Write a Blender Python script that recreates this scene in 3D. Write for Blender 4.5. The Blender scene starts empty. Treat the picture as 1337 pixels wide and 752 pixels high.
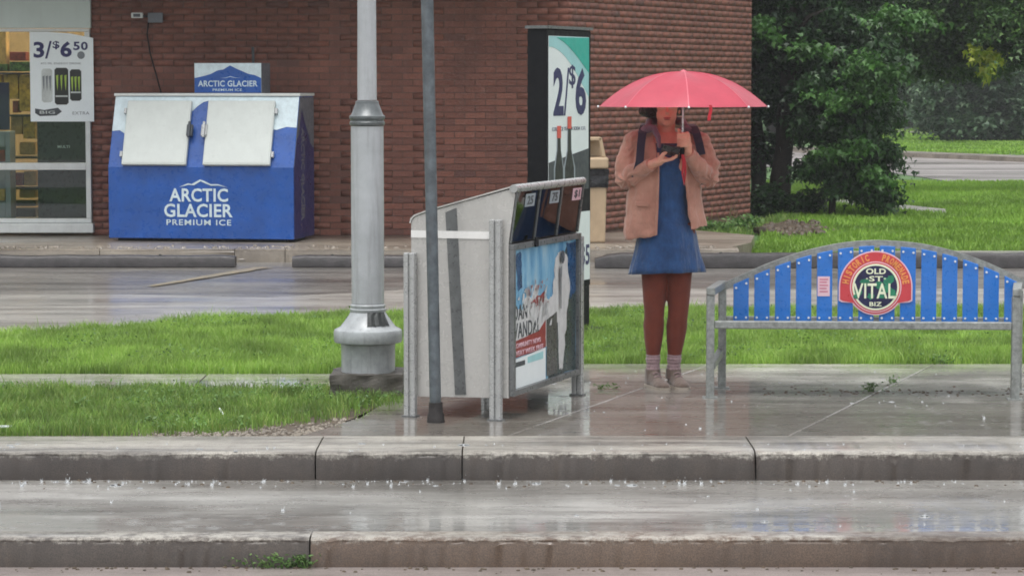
import bpy, bmesh, math, random
import numpy as np
from mathutils import Vector, Matrix, noise

random.seed(7)
rng = np.random.default_rng(7)
PI = math.pi
sc = bpy.context.scene
C = sc.collection

# ------------------------------------------------------------------ camera
CAM_Z, FPX, W0, H0, HOR = 1.68, 3500.0, 1337.0, 752.0, 109.0
PITCH = math.atan((H0 / 2 - HOR) / FPX)
cam = bpy.data.cameras.new('camera')
cam.sensor_width = 36.0
cam.lens = 36.0 * FPX / W0
cam.clip_start, cam.clip_end = 0.1, 2000
camo = bpy.data.objects.new('camera', cam)
camo.location = (0, 0, CAM_Z)
camo.rotation_euler = (PI / 2 - PITCH, 0, 0)
C.objects.link(camo)
sc.camera = camo

# ------------------------------------------------------------------ light
SUN_EL, SUN_AZ = math.radians(76), math.radians(195)
w = bpy.data.worlds.new('World')
sc.world = w
w.use_nodes = True
nt = w.node_tree
nt.nodes.clear()
wo = nt.nodes.new('ShaderNodeOutputWorld')
bg = nt.nodes.new('ShaderNodeBackground')
sky = nt.nodes.new('ShaderNodeTexSky')
sky.sky_type = 'NISHITA'
sky.sun_disc = False
sky.sun_elevation = SUN_EL
sky.sun_rotation = SUN_AZ
sky.dust_density = 4.0
sky.air_density = 1.0
hs = nt.nodes.new('ShaderNodeHueSaturation')
hs.inputs['Saturation'].default_value = 0.12
nt.links.new(sky.outputs[0], hs.inputs['Color'])
nt.links.new(hs.outputs[0], bg.inputs[0])
bg.inputs[1].default_value = 0.15
nt.links.new(bg.outputs[0], wo.inputs[0])
sun = bpy.data.lights.new('sun', 'SUN')
sun.energy = 1.0
sun.angle = math.radians(40)
sun.color = (1.0, 0.98, 0.95)
suno = bpy.data.objects.new('sun', sun)
# a broad, soft bright part of the overcast, high up behind the camera
sd = Vector((math.sin(SUN_AZ) * math.cos(SUN_EL), math.cos(SUN_AZ) * math.cos(SUN_EL), math.sin(SUN_EL)))
suno.rotation_euler = sd.to_track_quat('Z', 'Y').to_euler()
suno.location = sd * 30
C.objects.link(suno)
sc.view_settings.view_transform = 'Standard'
sc.view_settings.look = 'None'
sc.view_settings.gamma = 1.0
sc.view_settings.exposure = 0.74
sc.cycles.max_bounces = 8
sc.cycles.filter_width = 1.75
sc.cycles.transparent_max_bounces = 12

# ------------------------------------------------------------------ pixel -> place
_f = Vector((0, math.cos(PITCH), -math.sin(PITCH)))
_u = Vector((0, math.sin(PITCH), math.cos(PITCH)))


def ray(px, py):
    return _f * FPX + Vector((px - W0 / 2, 0, 0)) + _u * (H0 / 2 - py)


def P(px, py, Y):
    d = ray(px, py)
    return Vector((0, 0, CAM_Z)) + d * (Y / d.y)


def G(px, py, z=0.0):
    d = ray(px, py)
    return Vector((0, 0, CAM_Z)) + d * ((z - CAM_Z) / d.z)


def PX(px, Y, z=0):
    """world x of image column px at distance Y"""
    return P(px, 300, Y).x


def PZ(py, Y):
    return P(600, py, Y).z


# ------------------------------------------------------------------ materials
def lin(c):
    return tuple(((v / 255) / 12.92 if v / 255 <= 0.04045 else ((v / 255 + 0.055) / 1.055) ** 2.4) for v in c) + (1.0,)


def new_mat(name):
    m = bpy.data.materials.new(name)
    m.use_nodes = True
    n = m.node_tree
    return m, n, n.nodes['Principled BSDF'], n.nodes['Material Output']


def node(n, t, **kw):
    x = n.nodes.new(t)
    for k, v in kw.items():
        if k in x.inputs:
            x.inputs[k].default_value = v
        else:
            setattr(x, k, v)
    return x


def coords(n, scale=(1, 1, 1), obj=False):
    if obj:
        g = node(n, 'ShaderNodeTexCoord').outputs['Object']
    else:
        g = node(n, 'ShaderNodeNewGeometry').outputs['Position']
    mp = node(n, 'ShaderNodeMapping')
    mp.inputs['Scale'].default_value = scale
    n.links.new(g, mp.inputs['Vector'])
    return mp.outputs[0]


def tex_noise(n, vec, scale, detail=4, rough=0.6):
    t = node(n, 'ShaderNodeTexNoise')
    t.inputs['Scale'].default_value = scale
    t.inputs['Detail'].default_value = detail
    t.inputs['Roughness'].default_value = rough
    n.links.new(vec, t.inputs['Vector'])
    return t.outputs['Fac']


def ramp(n, fac, stops):
    r = node(n, 'ShaderNodeValToRGB')
    e = r.color_ramp.elements
    while len(e) < len(stops):
        e.new(0.5)
    for i, (p, c) in enumerate(stops):
        e[i].position = p
        e[i].color = c if len(c) == 4 else tuple(c) + (1,)
    n.links.new(fac, r.inputs[0])
    return r.outputs[0]


def mixc(n, fac, a, b, blend='MIX'):
    x = n.nodes.new('ShaderNodeMix')
    x.data_type = 'RGBA'
    x.blend_type = blend
    for s, v in ((x.inputs[0], fac), (x.inputs[6], a), (x.inputs[7], b)):
        if isinstance(v, (int, float)):
            s.default_value = v
        elif isinstance(v, tuple):
            s.default_value = v
        else:
            n.links.new(v, s)
    return x.outputs[2]


def maprange(n, v, a, b, c, d):
    x = node(n, 'ShaderNodeMapRange')
    for i, k in enumerate((a, b, c, d)):
        x.inputs[i + 1].default_value = k
    n.links.new(v, x.inputs[0])
    return x.outputs[0]


def bump(n, h, strength, dist, prev=None):
    b = node(n, 'ShaderNodeBump')
    b.inputs['Strength'].default_value = strength
    b.inputs['Distance'].default_value = dist
    n.links.new(h, b.inputs['Height'])
    if prev is not None:
        n.links.new(prev, b.inputs['Normal'])
    return b.outputs[0]


def paint(name, col, rough=0.4, metal=0.0, var=0.12, scale=8.0, bumps=0.0, streak=0.0, coat=0.0, spec=0.5, obj=True, bscale=60):
    """painted / plastic / metal surface with uneven tone, dirt streaks and fine relief"""
    m, n, b, o = new_mat(name)
    c = lin(col)
    v = coords(n, (1, 1, 1), obj)
    f = tex_noise(n, v, scale, 5, 0.65)
    dark = tuple(x * (1 - var * 2) for x in c[:3]) + (1,)
    light = tuple(min(1, x * (1 + var)) for x in c[:3]) + (1,)
    cc = ramp(n, f, [(0.3, dark), (0.7, light)])
    if streak:
        vs = coords(n, (9, 9, 0.7), obj)
        fs = tex_noise(n, vs, 3.0, 5, 0.7)
        k = maprange(n, fs, 0.52, 0.75, 0, streak)
        cc = mixc(n, k, cc, (0.09, 0.085, 0.075, 1))
    n.links.new(cc, b.inputs['Base Color'])
    b.inputs['Metallic'].default_value = metal
    fr = tex_noise(n, v, scale * 3, 3)
    n.links.new(maprange(n, fr, 0.3, 0.7, max(0.02, rough - 0.1), rough + 0.12), b.inputs['Roughness'])
    b.inputs['Specular IOR Level'].default_value = spec
    if coat:
        b.inputs['Coat Weight'].default_value = coat
        b.inputs['Coat Roughness'].default_value = 0.08
    if bumps:
        fb = tex_noise(n, v, bscale, 4, 0.6)
        n.links.new(bump(n, fb, bumps, 0.004), b.inputs['Normal'])
    return m


def wet_ground(name, c1, c2, cdark, pud_lo=0.42, pud_hi=0.58, rlo=0.06, rhi=0.42, scale=(1, 1, 1), grit=220, ripple=0.35, agg=0.5, pscale=0.9, lip=None, coat_lo=0.3, low=None):
    """rain-wet concrete or asphalt: aggregate grain, standing-water film in patches, drop ripples"""
    m, n, b, o = new_mat(name)
    v = coords(n, (1, 1, 1))
    vp = coords(n, scale)
    big = tex_noise(n, v, 0.7, 6, 0.65)
    cc = ramp(n, big, [(0.32, lin(c1)), (0.68, lin(c2))])
    if lip is not None:
        # aggregate laid bare along the worn edge; sky glare on top painted pale
        sx_ = node(n, 'ShaderNodeSeparateXYZ')
        n.links.new(v, sx_.inputs[0])
        lf = tex_noise(n, coords(n, (1, 1, 0.8)), 11, 8, 0.85)
        ad_ = node(n, 'ShaderNodeMath', operation='MULTIPLY_ADD')
        n.links.new(lf, ad_.inputs[0])
        ad_.inputs[1].default_value = 0.16
        n.links.new(sx_.outputs[2], ad_.inputs[2])
        cc = mixc(n, maprange(n, ad_.outputs[0], lip + 0.060, lip + 0.084, 0, 0.9), cc, lin((172, 169, 162)))
        fs_ = tex_noise(n, coords(n, (5, 1, 0.6)), 2.2, 5, 0.7)
        cc = mixc(n, maprange(n, fs_, 0.5, 0.7, 0, 0.22), cc, lin((104, 92, 80)))
    stain = tex_noise(n, coords(n, (0.35, 2.2, 1)), 1.4, 6, 0.7)
    cc = mixc(n, maprange(n, stain, 0.46, 0.66, 0, 0.9), cc, lin(cdark))
    glint = tex_noise(n, coords(n, (0.5, 3.5, 1)), 3.1, 5, 0.7)
    cc = mixc(n, maprange(n, glint, 0.54, 0.7, 0, 0.6), cc, lin(c2))  # bright streaks of rain-struck water, put into the base colour
    g1 = tex_noise(n, v, grit, 2, 0.7)
    cc = mixc(n, agg, cc, ramp(n, g1, [(0.35, (0.25, 0.25, 0.25)), (0.65, (1.5, 1.45, 1.35))]), 'MULTIPLY')
    pud = tex_noise(n, vp, pscale, 5, 0.6)
    if low is not None:
        # the slabs dip towards the kerb: the film gathers there
        sl_ = node(n, 'ShaderNodeSeparateXYZ')
        n.links.new(v, sl_.inputs[0])
        wob = tex_noise(n, coords(n, (0.5, 1.6, 1)), 1.3, 5, 0.65)
        yy_ = node(n, 'ShaderNodeMath', operation='MULTIPLY_ADD')
        n.links.new(wob, yy_.inputs[0])
        yy_.inputs[1].default_value = 1.6
        n.links.new(sl_.outputs[1], yy_.inputs[2])
        dip = maprange(n, yy_.outputs[0], low[0] + 0.8, low[1] + 0.8, 1, 0)
        d2 = node(n, 'ShaderNodeMath', operation='MULTIPLY_ADD')
        n.links.new(dip, d2.inputs[0])
        d2.inputs[1].default_value = 0.16
        n.links.new(pud, d2.inputs[2])
        pud = d2.outputs[0]
        cc = mixc(n, maprange(n, dip, 0, 1, 0, 0.62), cc, lin((96, 87, 78)))
        cc = mixc(n, 0.45, cc, ramp(n, tex_noise(n, v, 75, 2, 0.7), [(0.4, (0.7, 0.7, 0.7)), (0.62, (1.35, 1.3, 1.25))]), 'MULTIPLY')
    pm = maprange(n, pud, pud_lo, pud_hi, 0, 1)
    cc = mixc(n, maprange(n, pud, pud_lo, pud_hi, 0, 0.45), cc, mixc(n, 1.0, cc, (0.55, 0.53, 0.5, 1), 'MULTIPLY'))
    n.links.new(cc, b.inputs['Base Color'])
    rm = tex_noise(n, coords(n, (1.0, 2.5, 1)), 5, 5, 0.7)
    n.links.new(maprange(n, rm, 0.3, 0.7, rlo + 0.16, rhi + 0.14), b.inputs['Roughness'])
    b.inputs['IOR'].default_value = 1.5
    n.links.new(maprange(n, pud, pud_lo - 0.08, pud_hi, coat_lo, 1.0), b.inputs['Coat Weight'])
    n.links.new(maprange(n, pud, pud_lo, pud_hi, 0.2, rlo * 0.6), b.inputs['Coat Roughness'])
    b.inputs['Coat IOR'].default_value = 1.33
    # fine grit relief, weaker under the water film; rings from drops
    inv = maprange(n, pud, pud_lo, pud_hi, 1.0, 0.08)
    gh = node(n, 'ShaderNodeMath', operation='MULTIPLY')
    n.links.new(g1, gh.inputs[0])
    n.links.new(inv, gh.inputs[1])
    nb = bump(n, gh.outputs[0], 0.35, 0.003)
    vo = node(n, 'ShaderNodeTexVoronoi')
    vo.inputs['Scale'].default_value = 9.0
    n.links.new(v, vo.inputs['Vector'])
    sn = node(n, 'ShaderNodeMath', operation='SINE')
    ml = node(n, 'ShaderNodeMath', operation='MULTIPLY')
    ml.inputs[1].default_value = 55.0
    n.links.new(vo.outputs['Distance'], ml.inputs[0])
    n.links.new(ml.outputs[0], sn.inputs[0])
    fade = maprange(n, vo.outputs['Distance'], 0.0, 0.45, 1, 0)
    m2 = node(n, 'ShaderNodeMath', operation='MULTIPLY')
    n.links.new(sn.outputs[0], m2.inputs[0])
    n.links.new(fade, m2.inputs[1])
    nb = bump(n, m2.outputs[0], ripple, 0.0012, nb)
    wv = tex_noise(n, coords(n, (1, 3, 1)), 14, 3, 0.5)
    nb = bump(n, wv, ripple, 0.004, nb)
    n.links.new(nb, b.inputs['Normal'])
    cw = bump(n, wv, ripple * 0.22, 0.003)
    cw = bump(n, m2.outputs[0], ripple * 0.6, 0.001, cw)
    n.links.new(cw, b.inputs['Coat Normal'])
    return m


def leaf_mat(name, cols, rough=0.45, trans=0.35, clump=1.5, objinfo=False):
    m, n, b, o = new_mat(name)
    g = node(n, 'ShaderNodeNewGeometry')
    r = g.outputs['Random Per Island']
    cc = ramp(n, r, [(i / (len(cols) - 1), lin(c)) for i, c in enumerate(cols)])
    f = tex_noise(n, coords(n), clump, 3)
    cc = mixc(n, 1.0, cc, ramp(n, f, [(0.35, (0.6, 0.62, 0.6)), (0.65, (1.3, 1.3, 1.2))]), 'MULTIPLY')
    n.links.new(cc, b.inputs['Base Color'])
    b.inputs['Roughness'].default_value = rough
    b.inputs['Specular IOR Level'].default_value = 0.4
    t = node(n, 'ShaderNodeBsdfTranslucent')
    n.links.new(cc, t.inputs[0])
    mx = node(n, 'ShaderNodeMixShader')
    mx.inputs[0].default_value = trans
    n.links.new(b.outputs[0], mx.inputs[1])
    n.links.new(t.outputs[0], mx.inputs[2])
    n.links.new(mx.outputs[0], o.inputs[0])
    return m


def glass(name, tint=(230, 238, 236), rough=0.02, opac=0.0, dark=(20, 22, 24)):
    m, n, b, o = new_mat(name)
    n.nodes.remove(b)
    tr = node(n, 'ShaderNodeBsdfTransparent')
    tr.inputs[0].default_value = lin(tint)
    gl = node(n, 'ShaderNodeBsdfGlossy')
    gl.inputs['Roughness'].default_value = rough
    fr = node(n, 'ShaderNodeFresnel')
    fr.inputs[0].default_value = 1.5
    mx = node(n, 'ShaderNodeMixShader')
    n.links.new(fr.outputs[0], mx.inputs[0])
    n.links.new(tr.outputs[0], mx.inputs[1])
    n.links.new(gl.outputs[0], mx.inputs[2])
    out = mx.outputs[0]
    n.links.new(out, o.inputs[0])
    return m


def brick_mat():
    m, n, b, o = new_mat('brick_clay')
    g = node(n, 'ShaderNodeNewGeometry')
    oi = node(n, 'ShaderNodeObjectInfo')
    ad = node(n, 'ShaderNodeMath', operation='ADD')
    n.links.new(g.outputs['Random Per Island'], ad.inputs[0])
    n.links.new(oi.outputs['Random'], ad.inputs[1])
    fr = node(n, 'ShaderNodeMath', operation='FRACT')
    n.links.new(ad.outputs[0], fr.inputs[0])
    cc = ramp(n, fr.outputs[0], [(0.0, lin((120, 78, 67))), (0.35, lin((129, 84, 71))), (0.7, lin((138, 90, 76))), (0.93, lin((124, 81, 70))), (1.0, lin((106, 72, 65)))])
    v = coords(n)
    f = tex_noise(n, v, 1.1, 5, 0.7)
    cc = mixc(n, 0.8, cc, ramp(n, f, [(0.3, (0.78, 0.78, 0.8)), (0.7, (1.15, 1.12, 1.1))]), 'MULTIPLY')
    st = tex_noise(n, coords(n, (1.6, 1.6, 0.22)), 1.6, 5, 0.7)
    cc = mixc(n, maprange(n, st, 0.5, 0.75, 0, 0.35), cc, (0.07, 0.05, 0.045, 1))
    st2 = tex_noise(n, coords(n, (2.6, 2.6, 1.2)), 2.3, 5, 0.7)
    cc = mixc(n, maprange(n, st2, 0.62, 0.8, 0, 0.3), cc, (0.33, 0.27, 0.24, 1))
    f2 = tex_noise(n, v, 90, 3)
    cc = mixc(n, 0.5, cc, ramp(n, f2, [(0.35, (0.7, 0.7, 0.7)), (0.65, (1.25, 1.2, 1.2))]), 'MULTIPLY')
    n.links.new(cc, b.inputs['Base Color'])
    b.inputs['Roughness'].default_value = 0.75
    n.links.new(bump(n, f2, 0.5, 0.004), b.inputs['Normal'])
    return m


M = {}
M['brick'] = brick_mat()
M['mortar'] = paint('mortar', (112, 87, 78), 0.9, var=0.15, bumps=0.4, obj=False)
M['walk'] = wet_ground('wet_sidewalk', (158, 156, 151), (206, 205, 201), (98, 94, 89), 0.36, 0.56, 0.035, 0.30, agg=0.5, ripple=0.2, low=(13.6, 14.9))
M['kerb'] = wet_ground('wet_kerb_concrete', (58, 51, 47), (72, 64, 59), (46, 40, 37), 0.5, 0.7, 0.12, 0.4, ripple=0.1, agg=0.6, lip=-0.01)
M['kerb_left'] = wet_ground('wet_near_kerb_left', (62, 54, 49), (74, 66, 60), (48, 42, 38), 0.5, 0.7, 0.12, 0.4, ripple=0.1, agg=0.6, lip=-0.115)
M['kerb_near'] = wet_ground('wet_near_kerb_concrete', (84, 68, 56), (98, 80, 66), (66, 54, 46), 0.5, 0.7, 0.12, 0.4, ripple=0.1, agg=0.6, lip=-0.115)
M['lane'] = wet_ground('wet_lane', (126, 125, 121), (182, 181, 178), (94, 91, 86), 0.36, 0.56, 0.05, 0.26, scale=(0.35, 1.6, 1), ripple=0.6, agg=0.3)
M['asphalt'] = wet_ground('wet_lot_asphalt', (92, 89, 86), (128, 125, 121), (66, 61, 59), 0.52, 0.72, 0.06, 0.45, scale=(0.3, 1.2, 1), agg=0.45)
M['lot_conc'] = wet_ground('wet_lot_concrete', (142, 139, 134), (172, 169, 164), (108, 104, 99), 0.52, 0.74, 0.08, 0.4, scale=(0.3, 1.2, 1), agg=0.35)
M['road'] = wet_ground('wet_road', (130, 122, 120), (150, 142, 140), (110, 102, 100), 0.5, 0.7, 0.12, 0.5, agg=0.5)
M['far_road'] = wet_ground('far_road', (138, 132, 130), (160, 154, 152), (104, 98, 98), 0.45, 0.65, 0.2, 0.5, scale=(0.1, 0.5, 1), agg=0.2, ripple=0.1)
M['apron'] = wet_ground('store_walk_concrete', (124, 116, 106), (146, 138, 126), (92, 84, 76), 0.5, 0.7, 0.15, 0.5, agg=0.5)
M['soil'] = paint('wet_soil', (84, 72, 58), 0.55, var=0.35, scale=14, bumps=1.0, obj=False, bscale=40)
M['turf'] = paint('turf', (74, 98, 48), 0.8, var=0.3, scale=3, bumps=1.0, obj=False, bscale=30)
M['far_turf'] = paint('far_turf', (70, 102, 52), 0.8, var=0.2, scale=0.8, bumps=1.0, obj=False, bscale=8)
M['blade'] = leaf_mat('grass_blade', [(126, 160, 74), (146, 180, 82), (134, 168, 84), (164, 188, 104)], 0.5, 0.4, 2.2)
M['blade2'] = leaf_mat('rough_grass_blade', [(106, 142, 68), (128, 162, 76), (114, 144, 78), (158, 174, 100)], 0.5, 0.4, 3.5)
M['blade_far'] = leaf_mat('far_grass_blade', [(112, 152, 60), (132, 170, 66), (146, 180, 80)], 0.55, 0.35, 0.35)
M['weed'] = leaf_mat('weed_leaf', [(70, 104, 56), (92, 130, 66), (112, 138, 84)], 0.5, 0.3)
M['leafA'] = leaf_mat('dark_leaf', [(34, 56, 38), (42, 68, 42), (50, 80, 46), (66, 98, 52)], 0.4, 0.2, 1.6)
M['leafB'] = leaf_mat('maple_leaf', [(34, 60, 36), (42, 72, 40), (52, 86, 44), (66, 102, 52)], 0.4, 0.22, 1.6)
M['leafC'] = leaf_mat('grey_shrub_leaf', [(50, 76, 54), (60, 88, 62), (76, 102, 74), (106, 128, 98)], 0.45, 0.2, 0.8)
M['leafD'] = leaf_mat('overhead_leaf', [(46, 72, 42), (58, 88, 48), (72, 104, 54), (92, 122, 64)], 0.4, 0.22, 0.9)
M['leafE'] = leaf_mat('far_wood_leaf', [(52, 82, 52), (64, 98, 58), (80, 112, 66)], 0.5, 0.25, 0.25)
M['leafS'] = leaf_mat('sunlit_tint_leaf', [(60, 100, 48), (72, 114, 54), (88, 130, 62)], 0.4, 0.3, 2.0)  # lit copy of the tree leaf, brightness in the colour
M['leafY'] = leaf_mat('yellow_leaf', [(176, 188, 60), (150, 178, 56), (196, 198, 84)], 0.45, 0.5)
M['bark'] = paint('bark', (52, 44, 40), 0.85, var=0.3, scale=20, bumps=1.0, bscale=30, obj=False)
M['steel'] = paint('galvanised_steel', (148, 152, 150), 0.42, 0.4, 0.2, 40, 0.25, streak=0.25)
M['lamp_paint'] = paint('lamp_post_paint', (172, 176, 180), 0.42, 0.0, 0.09, 5, 0.1, streak=0.35, coat=0.25)
M['lamp_collar'] = paint('lamp_collar_paint', (92, 98, 100), 0.35, 0.1, 0.18, 18, 0.2, streak=0.4, coat=0.3)
M['lamp_base'] = paint('lamp_base_paint', (162, 167, 170), 0.4, 0.0, 0.14, 12, 0.15, streak=0.45, coat=0.3)
M['rust_hole'] = paint('bare_dark_metal', (58, 62, 62), 0.5, 0.3, 0.3, 30)
M['old_conc'] = paint('old_wet_concrete', (84, 80, 74), 0.5, 0.0, 0.3, 14, 0.8, obj=False)
M['pole'] = paint('dull_pole_metal', (98, 106, 112), 0.5, 0.3, 0.25, 14, 0.2, streak=0.5)
M['rubber'] = paint('black_rubber', (38, 34, 34), 0.6, var=0.3, scale=30, bumps=0.6)
M['box_panel'] = paint('grey_sheet_metal', (186, 185, 182), 0.25, 0.15, 0.04, 4, 0.0, streak=0.10, coat=0.3)
M['stripe'] = paint('white_stripe', (232, 232, 230), 0.3, var=0.03)
M['alu'] = paint('aluminium', (176, 178, 178), 0.3, 0.4, 0.08, 12, 0.05, streak=0.12)
M['frame_grey'] = paint('grey_frame_metal', (112, 115, 116), 0.32, 0.3, 0.15, 12)
M['black'] = paint('black_paint', (11, 12, 18), 0.6, var=0.1, spec=0.25)
M['smoke'] = glass('smoked_glass', (92, 92, 94), 0.03)
M['glass'] = glass('window_glass')
M['white'] = paint('white_paint', (214, 218, 216), 0.4, var=0.05, streak=0.15)
M['fascia'] = paint('fascia_panel', (196, 208, 204), 0.45, var=0.04, scale=2, streak=0.06)
M['ice_blue'] = paint('ice_blue_vinyl', (24, 80, 160), 0.3, var=0.12, scale=5, coat=0.3)
M['ice_navy'] = paint('ice_navy_vinyl', (22, 38, 98), 0.35, var=0.1, scale=5, coat=0.2)
M['ice_white'] = paint('ice_white_vinyl', (206, 222, 228), 0.35, var=0.1, scale=12)
M['ice_door'] = paint('freezer_door_white', (198, 204, 200), 0.35, var=0.03, streak=0.08, coat=0.2)
M['ice_grey'] = paint('freezer_side_grey', (104, 108, 116), 0.45, var=0.1)
M['ink'] = paint('poster_ink_navy', (34, 34, 92), 0.4, var=0.05)
M['paper'] = paint('poster_paper', (232, 240, 242), 0.4, var=0.02)
M['teal'] = paint('teal_print', (42, 176, 160), 0.4, var=0.05)
M['teal_pale'] = paint('pale_teal_print', (160, 212, 216), 0.4, var=0.05)
M['slate'] = paint('slate_print', (64, 70, 76), 0.4, var=0.15)
M['coral'] = paint('coral_print', (226, 96, 84), 0.4)
M['grey_ink'] = paint('grey_print', (120, 126, 132), 0.45)
M['can_black'] = paint('can_black_print', (26, 30, 28), 0.4)
M['can_grey'] = paint('can_grey_print', (196, 202, 200), 0.4)
M['can_green'] = paint('can_green_print', (160, 190, 70), 0.4)
M['slat'] = paint('blue_slat_paint', (34, 112, 198), 0.32, var=0.07, scale=14, coat=0.4, streak=0.06)
M['bolt'] = paint('shiny_bolt', (226, 232, 236), 0.25, 0.3, var=0.03)
M['badge_red'] = paint('badge_red', (196, 66, 74), 0.35, var=0.05)
M['badge_pink'] = paint('badge_border', (224, 190, 202), 0.35, var=0.04)
M['badge_orange'] = paint('badge_orange', (226, 150, 84), 0.35, var=0.06)
M['badge_navy'] = paint('badge_navy', (34, 34, 74), 0.35, var=0.2, scale=30)
M['badge_green'] = paint('badge_green', (40, 128, 96), 0.35, var=0.2, scale=30)
M['badge_cream'] = paint('badge_cream', (226, 232, 204), 0.35, var=0.03)
M['bin'] = paint('beige_plastic', (178, 156, 128), 0.5, var=0.07, streak=0.12)
M['bag'] = paint('black_bin_bag', (34, 34, 38), 0.25, var=0.2, bumps=1.0, bscale=14)
M['timber'] = paint('dark_kerb_timber', (58, 55, 56), 0.45, var=0.25, scale=12, bumps=0.8, obj=False)
M['pale_timber'] = paint('worn_kerb_top', (128, 122, 116), 0.5, var=0.2, scale=12, bumps=0.6, obj=False)
m, n, b, o = new_mat('worn_yellow_paint')
fy_ = tex_noise(n, coords(n, (1, 2, 1)), 9, 6, 0.75)
n.links.new(ramp(n, fy_, [(0.42, lin((110, 106, 100))), (0.62, lin((150, 132, 92))), (0.75, lin((178, 152, 92)))]), b.inputs['Base Color'])
b.inputs['Roughness'].default_value = 0.4
M['yellow'] = m


def cloth(name, col, col2=None, scale=6, weave=500, rough=0.85, sheen=0.3, fold=0.6, fscale=7, trans=0):
    m, n, b, o = new_mat(name)
    v = coords(n, (1, 1, 1), True)
    f = tex_noise(n, v, scale, 5, 0.65)
    a = lin(col)
    c2 = lin(col2) if col2 else tuple(x * 0.75 for x in a[:3]) + (1,)
    cc = ramp(n, f, [(0.35, c2), (0.65, a)])
    n.links.new(cc, b.inputs['Base Color'])
    b.inputs['Roughness'].default_value = rough
    b.inputs['Sheen Weight'].default_value = sheen
    fb = tex_noise(n, coords(n, (1, 1, 0.45), True), fscale, 4, 0.55)
    nb = bump(n, fb, fold, 0.03)
    fw = tex_noise(n, v, weave, 2)
    nb = bump(n, fw, 0.3, 0.002, nb)
    n.links.new(nb, b.inputs['Normal'])
    return m


M['jacket'] = cloth('tan_jacket_cloth', (190, 140, 122), (164, 116, 100), fold=1.0, fscale=10)
M['dress'] = cloth('blue_dress_cloth', (40, 82, 134), (30, 64, 110), fold=1.0, scale=14, fscale=12)
M['dress_top'] = cloth('navy_bodice_cloth', (38, 52, 84), (30, 42, 70), fold=0.4)
M['tights'] = cloth('rust_tights_cloth', (120, 56, 40), (102, 46, 34), fold=0.2, sheen=0.1)
M['sock'] = cloth('mauve_sock_wool', (168, 142, 146), (142, 118, 122), fold=0.6, fscale=30)
M['shoe'] = cloth('taupe_suede', (122, 106, 96), (98, 84, 76), fold=0.5, fscale=25)
M['sole'] = paint('pale_shoe_sole', (178, 168, 156), 0.5)
M['hair'] = cloth('dark_hair', (40, 30, 30), (26, 20, 22), fold=0.9, fscale=60, rough=0.5, sheen=0.1)
M['strap'] = cloth('navy_strap_webbing', (40, 40, 62), (30, 30, 50), fold=0.2)
M['collar'] = cloth('mauve_collar_cloth', (116, 96, 108), (94, 78, 92), fold=0.6)
M['red_cord'] = cloth('red_wrist_strap_cloth', (188, 34, 48), (160, 26, 40), fold=0.2)


def skin_mat():
    m, n, b, o = new_mat('skin')
    v = coords(n, (1, 1, 1), True)
    f = tex_noise(n, v, 12, 4)
    n.links.new(ramp(n, f, [(0.35, lin((206, 148, 126))), (0.65, lin((222, 168, 144)))]), b.inputs['Base Color'])
    b.inputs['Roughness'].default_value = 0.5
    b.inputs['Subsurface Weight'].default_value = 0.15
    b.inputs['Subsurface Radius'].default_value = (0.02, 0.008, 0.004)
    return m


def canopy_mat(name, col):
    m, n, b, o = new_mat(name)
    f = tex_noise(n, coords(n, (1, 1, 1), True), 9, 4)
    a = lin(col)
    cc = ramp(n, f, [(0.3, tuple(x * 0.88 for x in a[:3]) + (1,)), (0.7, a)])
    n.links.new(cc, b.inputs['Base Color'])
    b.inputs['Roughness'].default_value = 0.38
    b.inputs['Coat Weight'].default_value = 0.3
    b.inputs['Coat Roughness'].default_value = 0.25
    t = node(n, 'ShaderNodeBsdfTranslucent')
    n.links.new(cc, t.inputs[0])
    mx = node(n, 'ShaderNodeMixShader')
    mx.inputs[0].default_value = 0.4
    n.links.new(b.outputs[0], mx.inputs[1])
    n.links.new(t.outputs[0], mx.inputs[2])
    n.links.new(mx.outputs[0], o.inputs[0])
    fw = tex_noise(n, coords(n, (1, 1, 1), True), 7, 3)
    n.links.new(bump(n, fw, 0.35, 0.02), b.inputs['Normal'])
    return m


M['skin'] = skin_mat()
M['lip'] = paint('lip', (168, 84, 84), 0.4)
M['canopy'] = canopy_mat('red_canopy_cloth', (212, 84, 104))
M['canopy_seam'] = canopy_mat('pink_canopy_seam', (236, 132, 148))
M['chrome'] = paint('shaft_metal', (200, 202, 206), 0.25, 0.6, var=0.05)
M['phone'] = paint('phone_case', (24, 24, 32), 0.2, coat=0.4)


# ------------------------------------------------------------------ mesh building
def tags(o, label=None, cat=None, group=None, kind=None):
    if label:
        o['label'] = label
    if cat:
        o['category'] = cat
    if group:
        o['group'] = group
    if kind:
        o['kind'] = kind
    return o


def empty(name, loc, rz=0.0, label=None, cat=None, group=None, kind=None):
    o = bpy.data.objects.new(name, None)
    o.empty_display_size = 0.2
    o.location = loc
    o.rotation_euler = (0, 0, rz)
    C.objects.link(o)
    return tags(o, label, cat, group, kind)


def root_matrix(o):
    mt = Matrix.Identity(4)
    while o is not None:
        mt = Matrix.LocRotScale(o.location, o.rotation_euler, o.scale) @ mt
        o = o.parent
    return mt


def link_mesh(name, me, mat, parent=None, world=False, smooth=False, bevel=0.0):
    if world and parent is not None:
        me.transform(root_matrix(parent).inverted())
    if mat is not None:
        me.materials.clear()
        me.materials.append(M[mat] if isinstance(mat, str) else mat)
    o = bpy.data.objects.new(name, me)
    C.objects.link(o)
    o.parent = parent
    if smooth:
        me.polygons.foreach_set('use_smooth', [True] * len(me.polygons))
    if bevel:
        b = o.modifiers.new('bevel', 'BEVEL')
        b.width = bevel
        b.segments = 2
        b.limit_method = 'ANGLE'
        b.angle_limit = math.radians(40)
        b.use_clamp_overlap = True
    return o


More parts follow.
